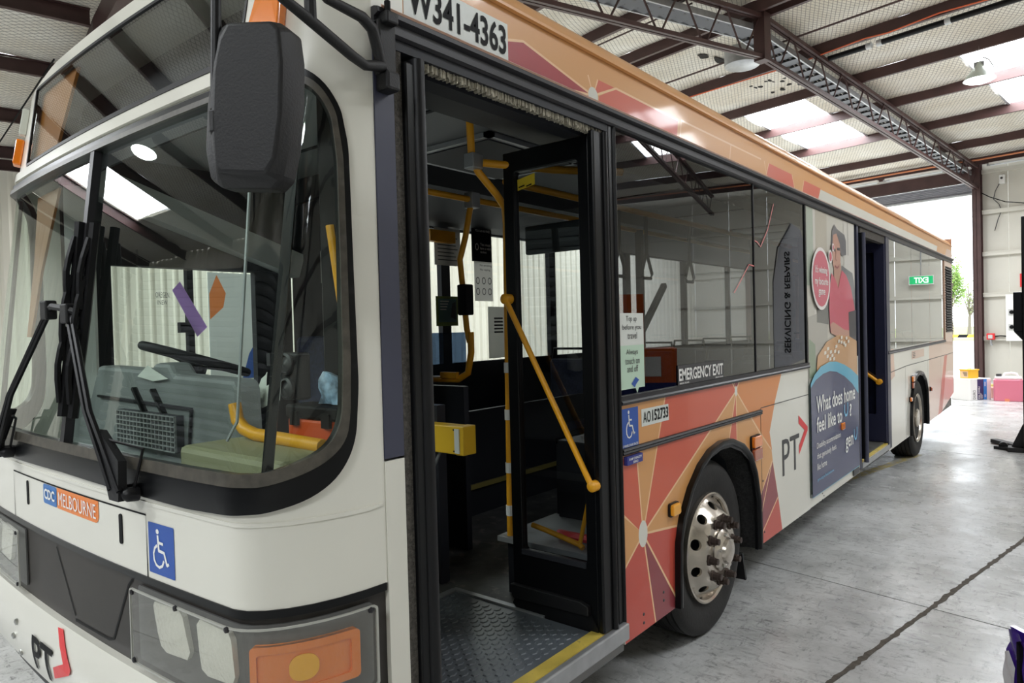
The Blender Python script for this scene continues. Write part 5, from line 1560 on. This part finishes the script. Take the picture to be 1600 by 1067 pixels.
# seen through the leaf: second handrail of the leaf's inner face
MB().tube([lfn(-.42, .715, -.05), lfn(-.34, .70, -.055), lfn(-.16, .665, -.055), lfn(-.14, .655, -.05)], .013, 8).build('inner_handrail', YELLOW, l2, smooth=50)
MB().tube([lfn(-.16, .665, -.055), lfn(-.10, .90, -.055)], .010, 8).build('inner_handrail_stay', YELLOW, l2)

# step plate and sill
COIN = mat('black_coin_rubber', (92, 98, 104), .36, dirt=((120, 118, 110), 16, .66))
rmp = MB().box((-.85, 1.42, .305), (-.055, 2.462, .334)).build('ramp_plate', COIN, bus)
cm = MB()
for i in range(22):
    for j in range(19):
        x_ = -.82+i*.036; y_ = 1.45+j*.0535+(.027 if i % 2 else 0)
        if x_ < -.07 and y_ < 2.44:
            cm.add([Vector((x_+.013*math.cos(a_*PI/3), y_+.018*math.sin(a_*PI/3), .3375)) for a_ in range(6)] + [Vector((x_+.017*math.cos(a_*PI/3), y_+.023*math.sin(a_*PI/3), .3335)) for a_ in range(6)],
                   [(0, 1, 2, 3, 4, 5)] + [(k+6, (k+1) % 6+6, (k+1) % 6, k) for k in range(6)])
cm.build('raised_coins', COIN, rmp, kind='stuff')
MB().beam((-.86, 1.42, .336), (-.86, 2.47, .336), .035, .012).build('ramp_edge', GALV, rmp)
MB().beam((-.87, 2.475, .336), (-.30, 2.475, .336), .03, .014).build('ramp_edge', GALV, rmp)
MB().box((-.055, 1.40, .29), (.004, 2.55, .336)).build('sill_nosing', mat('worn_yellow_nosing', (206, 182, 84), .5, noise=(9, .2), dirt=((110, 102, 84), 18, .60)), bus)
MB().box((.004, 1.40, .262), (.035, 2.64, .334)).build('sill_edge', GALV, bus, bevel=.006)
MB().box((.0, 1.40, .225), (.028, 2.60, .262)).build('sill_skirt', mat('grey_sill_metal', (120, 120, 118), .4, metal=.7), bus, bevel=.004)
MB().box((-.04, 2.55, .29), (.004, 2.64, .336)).build('sill_corner', GALV, bus)

# ---- interior seen through the doorway and windows
m = MB().box((-.63, 2.62, .33), (-.03, 3.06, .60)); m.box((-.64, 3.06, .33), (-.60, 4.44, 1.03)); m.box((-.64, 3.06, 1.0), (-.03, 4.44, 1.03)); m.box((-.60, 3.02, .60), (-.03, 3.06, 1.03)); m.box((-.60, 4.42, .33), (-.03, 4.46, 1.03)); m.build('wheel_box', DARKIN, bus)
MB().box((-.655, 2.57, .595), (-.03, 3.06, .62)).build('wheel_box_top', MIDIN, bus)
MB().box((-2.44, 2.70, .31), (-1.74, 5.2, .53)).build('far_wheel_box', DARKIN, bus)
MB().box((-1.84, 2.72, .53), (-1.80, 5.1, 1.05)).build('modesty_panel', DARKIN, bus)
MB().box((-1.745, 2.70, .515), (-1.72, 5.2, .545)).build('yellow_step_edge', mat('dull_yellow_trim', (150, 136, 70), .6), bus)
MB().tube([(-.38, 2.70, .645), (-.20, 2.70, .645)], .02, 6).build('red_wheel_chock', PRINTR, bus)
# grab poles
def pole(pts, nm='grab_pole', r_=.018, material=YELLOW):
    return MB().tube(pts, r_, 10).build(nm, material, bus, smooth=50)
pa = pole([(-.575, 2.36, 2.63), (-.585, 2.38, 2.42), (-.58, 2.42, 2.36), (-.56, 2.52, 2.27), (-.57, 2.59, 2.22), (-.575, 2.605, 2.14), (-.585, 2.61, 1.77), (-.603, 2.61, .62)])
for z_ in (1.42, 1.19, .93, .72): MB().lathe([(.021, 0), (.021, .05)], Vector((-.586-.016*(1.77-z_)/1.1, 2.61, z_)), (0, 0, 1), 12).build('pole_band', WHITEPL, pa)
MB().box((-.61, 2.35, 2.37), (-.55, 2.42, 2.44)).build('pole_clamp', GALV, pa, bevel=.006)
pole([(-.55, 2.42, 2.40), (-.30, 2.62, 2.36), (-.1, 2.9, 2.36)], 'overhead_rail')
oh = pole([(-1.2, 2.5, 2.40), (-1.2, 12.5, 2.40)], 'overhead_rail')
pole([(-.62, 2.66, 2.36), (-.60, 7.0, 2.36)], 'overhead_rail')
pb_ = pole([(-1.2, 3.05, 2.40), (-1.23, 3.02, 2.18), (-1.26, 3.0, 2.05), (-1.22, 3.0, 1.64), (-1.20, 3.0, 1.56)])
MB().box((-1.235, 3.02, 2.35), (-1.165, 3.09, 2.44)).build('pole_clamp', GALV, pb_, bevel=.006)
MB().box((-1.255, 2.96, 1.72), (-1.185, 3.03, 1.90)).build('stop_button_box', PRINTK, pb_, bevel=.008)
gp = MB().tube([(-1.95, 3.0, 1.33), (-1.30, 3.0, 1.34), (-1.22, 3.0, 1.38), (-1.19, 3.0, 1.50), (-1.19, 3.0, 1.62)], .02, 10).build('screen_rail', YELLOW, bus, smooth=50)
MB().box((-1.95, 2.99, 1.36), (-1.23, 3.0, 1.62)).build('screen_pane', glass('blue_screen_pane', (.25, .32, .42), .08, .7), gp)
MB().box((-1.95, 2.98, .33), (-1.24, 3.02, 1.30)).build('lower_screen', DARKIN, gp)
for k in range(2): MB().box((-1.72+.3*k, 2.965, 1.345), (-1.58+.3*k, 2.99, 1.385)).build('rail_bracket', YELLOW, gp, bevel=.005)
yb = MB().box((-1.02, 2.42, 1.03), (-.775, 2.50, 1.168)).build('ticket_machine_plate', YELBOX, bus, bevel=.006)
MB().box((-.77, 2.41, 1.03), (-.715, 2.50, 1.17)).build('machine_side', YELBOX, yb, bevel=.004)
MB().box((-.77, 2.404, 1.04), (-.74, 2.412, 1.158)).build('machine_slot', SIGNW, yb)
for a_, b_ in ((-.95, 1.15), (-.79, 1.15), (-.95, 1.045), (-.79, 1.045)): MB().lathe([(.005, 0), (.0001, .003)], Vector((a_, 2.42, b_)), (0, -1, 0), 8).build('screw', PRINTK, yb)
MB().tube([(-.92, 2.46, 1.03), (-1.0, 2.46, .90), (-1.05, 2.50, .80)], .008, 6).build('machine_stay', GALV, yb)
MB().box((-1.75, 2.50, .33), (-.98, 2.56, 1.25)).build('driver_cab_gate', DARKIN, bus)
MB().box((-1.16, 3.50, 2.10), (-.74, 3.54, 2.28)).build('display_panel', mat('slate_panel', (66, 74, 78), .5), bus, bevel=.01)
# posters and boards on the far windows
def backlit(m_, rgb):                                   # thin sheet that lets daylight through
    nt2 = m_.node_tree; t2 = nt2.nodes.new('ShaderNodeBsdfTranslucent'); t2.inputs[0].default_value = (*lin(rgb), 1)
    x2 = nt2.nodes.new('ShaderNodeMixShader'); x2.inputs[0].default_value = .55
    nt2.links.new(nt2.nodes['Principled BSDF'].outputs[0], x2.inputs[1]); nt2.links.new(t2.outputs[0], x2.inputs[2]); nt2.links.new(x2.outputs[0], nt2.nodes['Material Output'].inputs[0])
    return m_
def poster(y0, y1, z0, z1, material, nm, x=-2.40):
    m_ = MB(); patch(m_, [(y0, z0), (y1, z0), (y1, z1), (y0, z1)], lambda a, b, t: Vector((x+t, a, b)), 0, .003); return m_.build(nm, material, bus)
FI = lambda a, b, t: Vector((-2.40+t, a, b))
p1 = poster(3.92, 4.17, 1.67, 1.91, backlit(mat('green_poster', (120, 130, 90), .6), (120, 130, 90)), 'green_poster'); m = MB()
poly(m, [(3.94, 1.70), (4.15, 1.70), (4.15, 1.89), (3.94, 1.89)], FI, .004, 0); poly(m, [(4.08, 1.74), (4.14, 1.72), (4.14, 1.87), (4.10, 1.85)], FI, .006, 1)
for k in range(4): poly(m, [(3.96, 1.865-.022*k), (4.06-.01*k, 1.865-.022*k), (4.06-.01*k, 1.873-.022*k), (3.96, 1.873-.022*k)], FI, .006, 2)
m.build('poster_print', [backlit(mat('blue_grey_print', (120, 150, 160), .5), (120, 150, 160)), PRINTG, PRINTW], p1)
p2 = poster(3.92, 4.22, 2.16, 2.46, backlit(mat('backlit_grey_sheet', (186, 184, 180), .6), (186, 184, 180)), 'notice_sheet'); m = MB()
for k in range(8): poly(m, [(3.95, 2.20+.03*k), (4.18-.02*(k % 3), 2.20+.03*k), (4.18-.02*(k % 3), 2.208+.03*k), (3.95, 2.208+.03*k)], FI, .005)
m.build('poster_print', PRINTG, p2)
MB().box((-2.36, 3.78, 2.33), (-2.30, 4.06, 2.42)).build('sun_blind_rail', YELLOW, bus)
p3 = MB().box((-2.31, 4.26, 2.20), (-2.29, 4.49, 2.50)).build('rules_board', PRINTK, bus); FB = lambda a, b, t: Vector((-2.29+t, a, b))
m = MB(); poly(m, [(4.26, 1.87), (4.49, 1.87), (4.49, 2.20), (4.26, 2.20)], FB, .002, 0); m.build('board_lower_sheet', backlit(mat('board_grey', (206, 204, 200), .6), (206, 204, 200)), p3)
m = MB()
letters(p3, FB, [('YOU CAN BE FINED', .01, .004, 4.28, 4.47, 2.445, 2.465, PRINTW), ('You must', .01, .004, 4.34, 4.47, 2.33, 2.355, PRINTW), ('have a valid', .01, .004, 4.34, 4.47, 2.30, 2.322, PRINTW), ('ticket', .01, .004, 4.34, 4.42, 2.27, 2.29, PRINTW), ('No smoking', .01, .004, 4.33, 4.48, 2.155, 2.178, PRINTG), ('No vaping', .01, .004, 4.33, 4.46, 2.12, 2.142, PRINTG)])
for r_ in range(2):
    for k in range(3): patch(m, ell(4.30+.075*k, 2.04-.09*r_, .024, .03, 14), FB, .004, 0, holes=[ell(4.30+.075*k, 2.04-.09*r_, .017, .022, 14)], mi=1)
patch(m, ell(4.30, 2.32, .022, .03, 14), FB, .004, 0, holes=[ell(4.30, 2.32, .015, .022, 14)], mi=0)
m.build('board_symbols', [PRINTW, PRINTG], p3)
p4 = poster(4.55, 4.86, 1.38, 1.83, backlit(mat('white_notice', (222, 222, 218), .6), (222, 222, 218)), 'white_notice'); m = MB()
for k in range(5): poly(m, [(4.62, 1.60+.03*k), (4.74, 1.60+.03*k), (4.74, 1.615+.03*k), (4.62, 1.615+.03*k)], FI, .005)
m.build('poster_print', PRINTG, p4)
# driver's window: tape, marks and blind
TAPE = mat('purple_masking_tape', (235, 205, 255), .7)
nt_ = TAPE.node_tree; tl_ = nt_.nodes.new('ShaderNodeBsdfTranslucent'); tl_.inputs[0].default_value = (.82, .62, 1.0, 1)
mx_ = nt_.nodes.new('ShaderNodeMixShader'); mx_.inputs[0].default_value = .7
nt_.links.new(nt_.nodes['Principled BSDF'].outputs[0], mx_.inputs[1]); nt_.links.new(tl_.outputs[0], mx_.inputs[2]); nt_.links.new(mx_.outputs[0], nt_.nodes['Material Output'].inputs[0])
tp = MB(); patch(tp, [(1.83, 1.90), (1.875, 1.95), (2.025, 1.69), (1.965, 1.635)], lambda a, b, t: Vector((-2.38+t, a, b)), 0, .002); tp.build('purple_tape', TAPE, bus)
m = MB(); mf = lambda a, b, t: Vector((-2.42+t, a, b)); text(m, 'OREGEN', 0, mf, 0, 1.755, 1.83, 1.86, 1.89); text(m, 'INEW', 0, mf, 0, 1.765, 1.82, 1.82, 1.845); m.build('pen_writing', PRINTG, bus)
MB().box((-2.43, 1.66, 2.03), (-2.40, 2.52, 2.12)).build('cab_blind', DARKIN, bus)
MB().box((-2.45, 1.93, 1.40), (-2.41, 1.965, 2.03)).build('window_slide_bar', PRINTK, bus)
MB().box((-2.44, 1.88, 1.66), (-2.40, 1.93, 1.72)).build('window_catch', PRINTK, bus)
LIGHTIN = mat('light_grey_cab_trim', (214, 216, 214), .5)
MB().beam((-2.34, 1.44, 2.44), (-2.34, 2.62, 2.07), .10, .15).build('cab_cove_rail', LIGHTIN, bus)
MB().box((-2.42, 2.63, .33), (-1.24, 2.66, 2.58)).build('cab_bulkhead', DARKIN, bus)
m = MB(); patch(m, [(-2.1, 1.95), (-1.85, 1.95), (-1.85, 2.15), (-2.1, 2.15)], lambda a, b, t: Vector((a, 2.625-t, b)), .002, .002); m.build('cab_notice_sheet', mat('grey_poster', (186, 184, 180), .6), bus)
MB().beam((-2.30, 1.34, 1.28), (-2.34, 1.36, 2.40), .12, .10).build('cab_corner_pillar', LIGHTIN, bus)
m = MB().box((-2.38, 2.40, 1.44), (-2.34, 2.62, 1.52)); pk = m.build('cab_notice', PRINTG, bus)
# dashboard
ds = MB().extrude([(-2.42, .9), (-.75, .9), (-.775, 1.45), (-.80, 1.475), (-1.25, 1.485), (-1.30, 1.53), (-1.42, 1.53), (-1.47, 1.50), (-2.02, 1.51), (-2.12, 1.36), (-2.42, 1.28)], lambda a, b, t: Vector((a, t, b)), 1.30, 1.40).build('dashboard', GREYD, bus, bevel=.02)
MB().extrude([(1.03, 1.10), (1.30, 1.15), (1.30, .9), (1.03, .9)], lambda a, b, t: Vector((t, a, b)), -2.36, -.30).build('dash_shelf', GREYD, bus)
for x0_ in (-1.60, -1.42): MB().beam((x0_, 1.292, 1.42), (x0_+.22, 1.292, 1.20), .03, .012).build('dash_groove', PRINTK, ds)
MB().beam((-2.0, 1.293, 1.37), (-1.10, 1.293, 1.355), .012, .01).build('dash_joint', PRINTK, ds)
MB().beam((-1.10, 1.293, 1.355), (-1.14, 1.293, 1.15), .010, .01).build('dash_joint', PRINTK, ds)
gr = MB().box((-1.73, 1.27, 1.18), (-1.18, 1.30, 1.325)).build('vent_grille', DARKIN, ds)
gm = MB()
for k in range(17): gm.box((-1.73+.034*k, 1.262, 1.18), (-1.724+.034*k, 1.27, 1.325))
for k in range(8): gm.box((-1.73, 1.260, 1.18+.02*k), (-1.18, 1.268, 1.184+.02*k))
gm.build('grille_wire', MIDIN, ds, kind='stuff')
MB().box((-.72, 1.06, 1.0), (-.12, 1.42, 1.282)).build('cab_ledge', mat('olive_cab_ledge', (150, 148, 116), .6), bus, bevel=.02)
m = MB(); patch(m, [(-1.56, 1.472), (-1.46, 1.52), (-1.28, 1.468), (-1.41, 1.455)], lambda a, b, t: Vector((a, 1.288-t, b)), .0, .002); m.build('white_dash_paper', mat('white_paper', (232, 234, 226), .8), ds)
# steering wheel
cw = Vector((-1.63, 1.58, 1.53)); ax = Vector((.10, .30, .95)).normalized(); e1 = ax.cross(Vector((0, 1, 0))).normalized(); e2_ = ax.cross(e1)
sw = MB().tube([cw+.23*(math.cos(2*PI*i/40)*e1+math.sin(2*PI*i/40)*e2_) for i in range(40)], .021, 10, closed=True).build('steering_wheel', PRINTK, bus, smooth=60)
for a_ in (.3, 2.84, 4.71): MB().tube([cw+.22*(math.cos(a_)*e1+math.sin(a_)*e2_), cw-ax*.03], .012, 6).build('spoke', PRINTK, sw)
MB().lathe([(.06, -.05), (.06, 0), (.0001, .012)], cw-ax*.02, ax, 18).build('hub', PRINTK, sw, smooth=40)
MB().tube([cw-ax*.05, cw-ax*.6], .035, 10).build('steering_column', PRINTK, sw)
MB().box((-1.95, 1.95, .9), (-1.45, 2.4, 1.05)).build('driver_seat_cushion', SEATF, bus, bevel=.03)
MB().box((-1.95, 2.32, 1.0), (-1.45, 2.44, 1.62)).build('driver_seat_back', SEATF, bus, bevel=.03)
# things fixed on the cab's door side
MB().tube([(-.70, 1.25, 1.40), (-.685, 1.25, 1.345), (-.64, 1.25, 1.315), (-.57, 1.25, 1.302), (-.42, 1.25, 1.30), (-.20, 1.25, 1.295)], .022, 10).build('cab_handrail', YELLOW, bus, smooth=50)
MB().tube([(-.40, 1.45, 2.0), (-.36, 1.46, 1.72), (-.28, 1.46, 1.45)], .016, 8).build('cab_handrail', YELLOW, bus, smooth=50)
fn2 = MB().box((-.985, 1.60, 1.37), (-.84, 1.66, 1.56)).build('fan_housing', PLASK, bus, bevel=.01)
for z_ in (1.515, 1.415): MB().lathe([(.045, 0), (.045, .012), (.036, .018), (.034, .006), (.018, .008), (.0001, .02)], Vector((-.912, 1.60, z_)), (0, -1, 0), 20).build('fan_ring', PRINTG, fn2, smooth=40)
MB().tube([FR(-.30, 2.1, -.05), FR(-.26, 1.40, -.05), FR(-.30, 1.345, -.05)], .005, 6).build('blind_cord', GALV, bus)
# loose things in the cab
tb_ = thing('toolbox', (-.34, 1.28, 1.285), 'orange toolbox with a black lid lying behind the windscreen corner', 'toolbox')
MB().box((-.46, 1.30, 1.285), (-.19, 1.40, 1.362)).build('box_body', mat('orange_toolbox_plastic', (206, 84, 36), .45), tb_, bevel=.01)
MB().box((-.465, 1.295, 1.362), (-.185, 1.405, 1.405)).build('box_lid', PRINTK, tb_, bevel=.008)
for a_ in (-.43, -.26): MB().box((a_, 1.288, 1.34), (a_+.04, 1.30, 1.385)).build('latch', PRINTK, tb_)
pkt = MB(); rb = random.Random(11)
patch(pkt, [(0, 0), (.17, .0), (.19, .10), (.02, .13)], lambda a, b, t: Vector((-.34+a*.85, 1.35+.01*math.sin(a*40+b*50)+t, 1.408+b*.8+.02*a)), 0, .012, step=.03)
pko = pkt.build('wipes_packet', mat('blue_white_packet', (126, 150, 172), .35, noise=(30, .7)), smooth=60)
tag(pko, 'crumpled pale blue packet lying on the orange toolbox', 'packet')
pp = MB(); patch(pp, [(0, 0), (.16, .02), (.15, .10), (.09, .09), (.06, .14), (.02, .10)], lambda a, b, t: Vector((-.90+a, 1.435+.012*math.sin(a*50)+t+b*.2, 1.36+b+.01*math.cos(a*40))), 0, .003, step=.02)
tag(pp.build('paper_bag', mat('white_paper', (232, 234, 226), .8), smooth=60), 'crumpled white paper lying on the dashboard end', 'paper')
# passenger seats
def seat_src():
    m_ = MB().box((-.22, -.2, .42), (.22, .22, .50)); m_.box((-.22, .20, .50), (.22, .27, 1.02)); return m_
first = None
for side in (-1.98, -.50):
    for k in range(9):
        y_ = 4.95+.82*k
        if side > -1 and 6.9 < y_ < 8.5: continue
        if first is None:
            ms = seat_src(); ms.v = [v_+Vector((side, y_, .33)) for v_ in ms.v]
            s0 = ms.build('passenger_seat', SEATF, bus, bevel=.03); first = (side, y_)
            h0 = MB().tube([Vector((side-.2, y_+.24, 1.33)), Vector((side-.18, y_+.24, 1.44)), Vector((side+.18, y_+.24, 1.44)), Vector((side+.2, y_+.24, 1.33))], .014, 8).build('seat_grab_handle', PRINTK, s0, smooth=50)
            b0 = MB().box((side-.2, y_-.1, .33), (side+.2, y_+.2, .75)).build('seat_pedestal', DARKIN, s0)
        else:
            s1 = s0.copy(); COL.objects.link(s1); s1.parent = bus; s1.location = (side-first[0], y_-first[1], 0)
            for c_ in (h0, b0):
                c2 = c_.copy(); COL.objects.link(c2); c2.parent = s1
# hanging straps
hs0 = None
for y_ in (3.75, 4.1, 4.75, 8.8):
    if hs0 is None:
        hs0 = MB().tube([(-.62, y_, 2.36), (-.62, y_, 2.10)], .012, 6).build('hand_strap', PRINTK, bus); hy = y_
        hr = MB().tube([(-.62, y_, 2.11), (-.62, y_-.07, 1.97), (-.62, y_-.05, 1.94), (-.62, y_+.05, 1.94), (-.62, y_+.07, 1.97)], .012, 6, closed=True).build('strap_grip', PRINTK, hs0, smooth=60)
    else:
        c1 = hs0.copy(); COL.objects.link(c1); c1.parent = bus; c1.location = (0, y_-hy, 0); c2 = hr.copy(); COL.objects.link(c2); c2.parent = c1
MB().box((-1.20, 5.0, .33), (-1.15, 5.05, 2.4)).build('grab_pole', PRINTK, bus)
MB().beam((-.9, 3.9, 1.0), (-1.0, 5.1, 1.95), .04, .04).build('luggage_stay', PRINTK, bus)

# ---- rear doorway
MB().box((-.05, 6.955, .25), (.004, 7.02, 2.50)).build('rear_door_post', POSTM, bus)
l3 = MB().box((-.55, 7.06, .33), (.03, 7.10, 2.44)).build('rear_door_leaf', GLOSSK, bus, bevel=.006)
MB().tube([(.03, 7.08, .30), (.03, 7.08, 2.44)], .022, 8).build('leaf_nose_rubber', POSTM, l3, smooth=50)
m = MB(); YQ = 8.16; rfn = lambda a, b, t: Vector((a, YQ-t, b))
patch(m, [(-.56, .33), (.0, .33), (.0, 2.44), (-.56, 2.44)], rfn, .02, .04, holes=[rrect(-.46, .62, -.10, 2.34, .02)]); l4 = m.build('rear_door_leaf', mat('navy_door_paint', (36, 38, 62), .35), bus, bevel=.005)
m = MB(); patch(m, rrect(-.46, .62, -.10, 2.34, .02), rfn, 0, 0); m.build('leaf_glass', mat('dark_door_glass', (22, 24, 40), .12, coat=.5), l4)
MB().tube([rfn(-.46, 1.27, .05), rfn(-.08, .98, .055)], .018, 8).build('door_handrail', YELLOW, l4, smooth=50)
MB().lathe([(.03, .02), (.03, .07), (.0001, .075)], Vector((-.06, YQ, .97)), (0, -1, 0), 12).build('rail_boss', YELLOW, l4)
MB().box((-.05, 8.18, .25), (.01, 8.34, 2.50)).build('rear_door_post', mat('navy_door_paint', (36, 38, 62), .35), bus, bevel=.004)
MB().box((-.05, 7.1, 2.42), (.0, 8.2, 2.50)).build('rear_door_head', BRUSH, bus)
MB().box((-.05, 7.02, .25), (.012, 8.24, .30)).build('rear_sill', GALV, bus)
MB().box((-.12, 7.02, .30), (-.0, 8.2, .315)).build('rear_sill_nosing', mat('worn_yellow_nosing', (206, 182, 84), .5), bus)
MB().box((-1.0, 7.0, .30), (-.98, 8.3, 2.5)).build('rear_door_screen', DARKIN, bus)

# ---- mirror
n_ = Vector((.45, -.89, 0)).normalized(); c_ = Vector((.2, .8, 2.1)); w_ = Vector((-n_.y, n_.x, 0))
mf = lambda a, b, t: c_+w_*a+n_*t+Vector((0, 0, b))
MO = [(-.053, .189), (-.029, .196), (.09, .183), (.112, .166), (.118, .11), (.115, .03), (.103, -.075), (.086, -.14), (.063, -.16), (-.060, -.150), (-.086, -.130), (-.096, -.072), (-.088, .023), (-.072, .09)]
MI = [(-.034, .150), (-.013, .182), (.086, .174), (.102, .156), (.106, .085), (.100, -.02), (.084, -.105), (.062, -.134), (-.044, -.122), (-.056, -.100), (-.058, -.03), (-.050, .085), (-.044, .115), (-.038, .135)]
k = len(MO); m = MB()
vs = [mf(a, b, -.045) for a, b in MO]+[mf(a, b, .005) for a, b in MO]+[mf(a, b, .036) for a, b in MI]
fs = [tuple(range(k))]+[tuple(range(2*k, 3*k))[::-1]]
for r_ in range(2):
    for i in range(k): fs.append((r_*k+i, (r_+1)*k+i, (r_+1)*k+(i+1) % k, r_*k+(i+1) % k))
m.add(vs, fs); mi_ = m.build('mirror', PLASK, bus, smooth=25, bevel=.006)
MB().extrude([(a*.93+.002, b*.93) for a, b in MO], mf, -.05, -.044).build('mirror_glass', mat('mirror_silver', (220, 224, 226), .03, metal=1.), mi_)
MB().tube([(.157, .769, 2.62), (.158, .765, 2.346), (.160, .755, 2.111)], .011, 10).build('mirror_stem', BLACK, mi_, smooth=50)
MB().lathe([(.015, 0), (.015, .04), (.01, .05)], Vector((.160, .755, 2.105)), (0, 0, -1), 10).build('stem_collar', PLASK, mi_)
ar = MB().tube([(.15, .80, 2.60), (.135, .87, 2.47), (.116, .954, 2.428), (.097, 1.043, 2.41), (.063, 1.195, 2.376), (.052, 1.247, 2.368), (.036, 1.325, 2.390)], [.013, .013, .013, .015, .015, .014, .016], 10).build('mirror_arm', PLASK, mi_, smooth=50)
MB().tube([(.13, .87, 2.60), (.10, 1.02, 2.53), (.082, 1.107, 2.490), (.053, 1.24, 2.497), (.043, 1.285, 2.482), (.036, 1.310, 2.43), (.034, 1.325, 2.38)], [.013, .013, .013, .016, .017, .017, .015], 10).build('mirror_arm', PLASK, mi_, smooth=50)
MB().tube([(.097, 1.043, 2.49), (.098, 1.043, 2.41)], .015, 8).build('arm_brace', PLASK, mi_)
MB().box((.0, 1.318, 2.37), (.03, 1.385, 2.53)).build('arm_bracket', PLASK, mi_, bevel=.008)
MB().box((.0, 1.33, 2.515), (.055, 1.375, 2.55)).build('bracket_clamp', PLASK, mi_, bevel=.006)
MB().box((.0, 1.325, 2.325), (.055, 1.375, 2.38)).build('bracket_foot', PLASK, mi_, bevel=.008)
MB().lathe([(.009, 0), (.009, .03), (.0001, .034)], Vector((.04, 1.345, 2.55)), (0, 0, 1), 8).build('bracket_bolt', PRINTK, mi_)

for o_ in bpy.data.objects:
    if 'org' in o_: del o_['org']
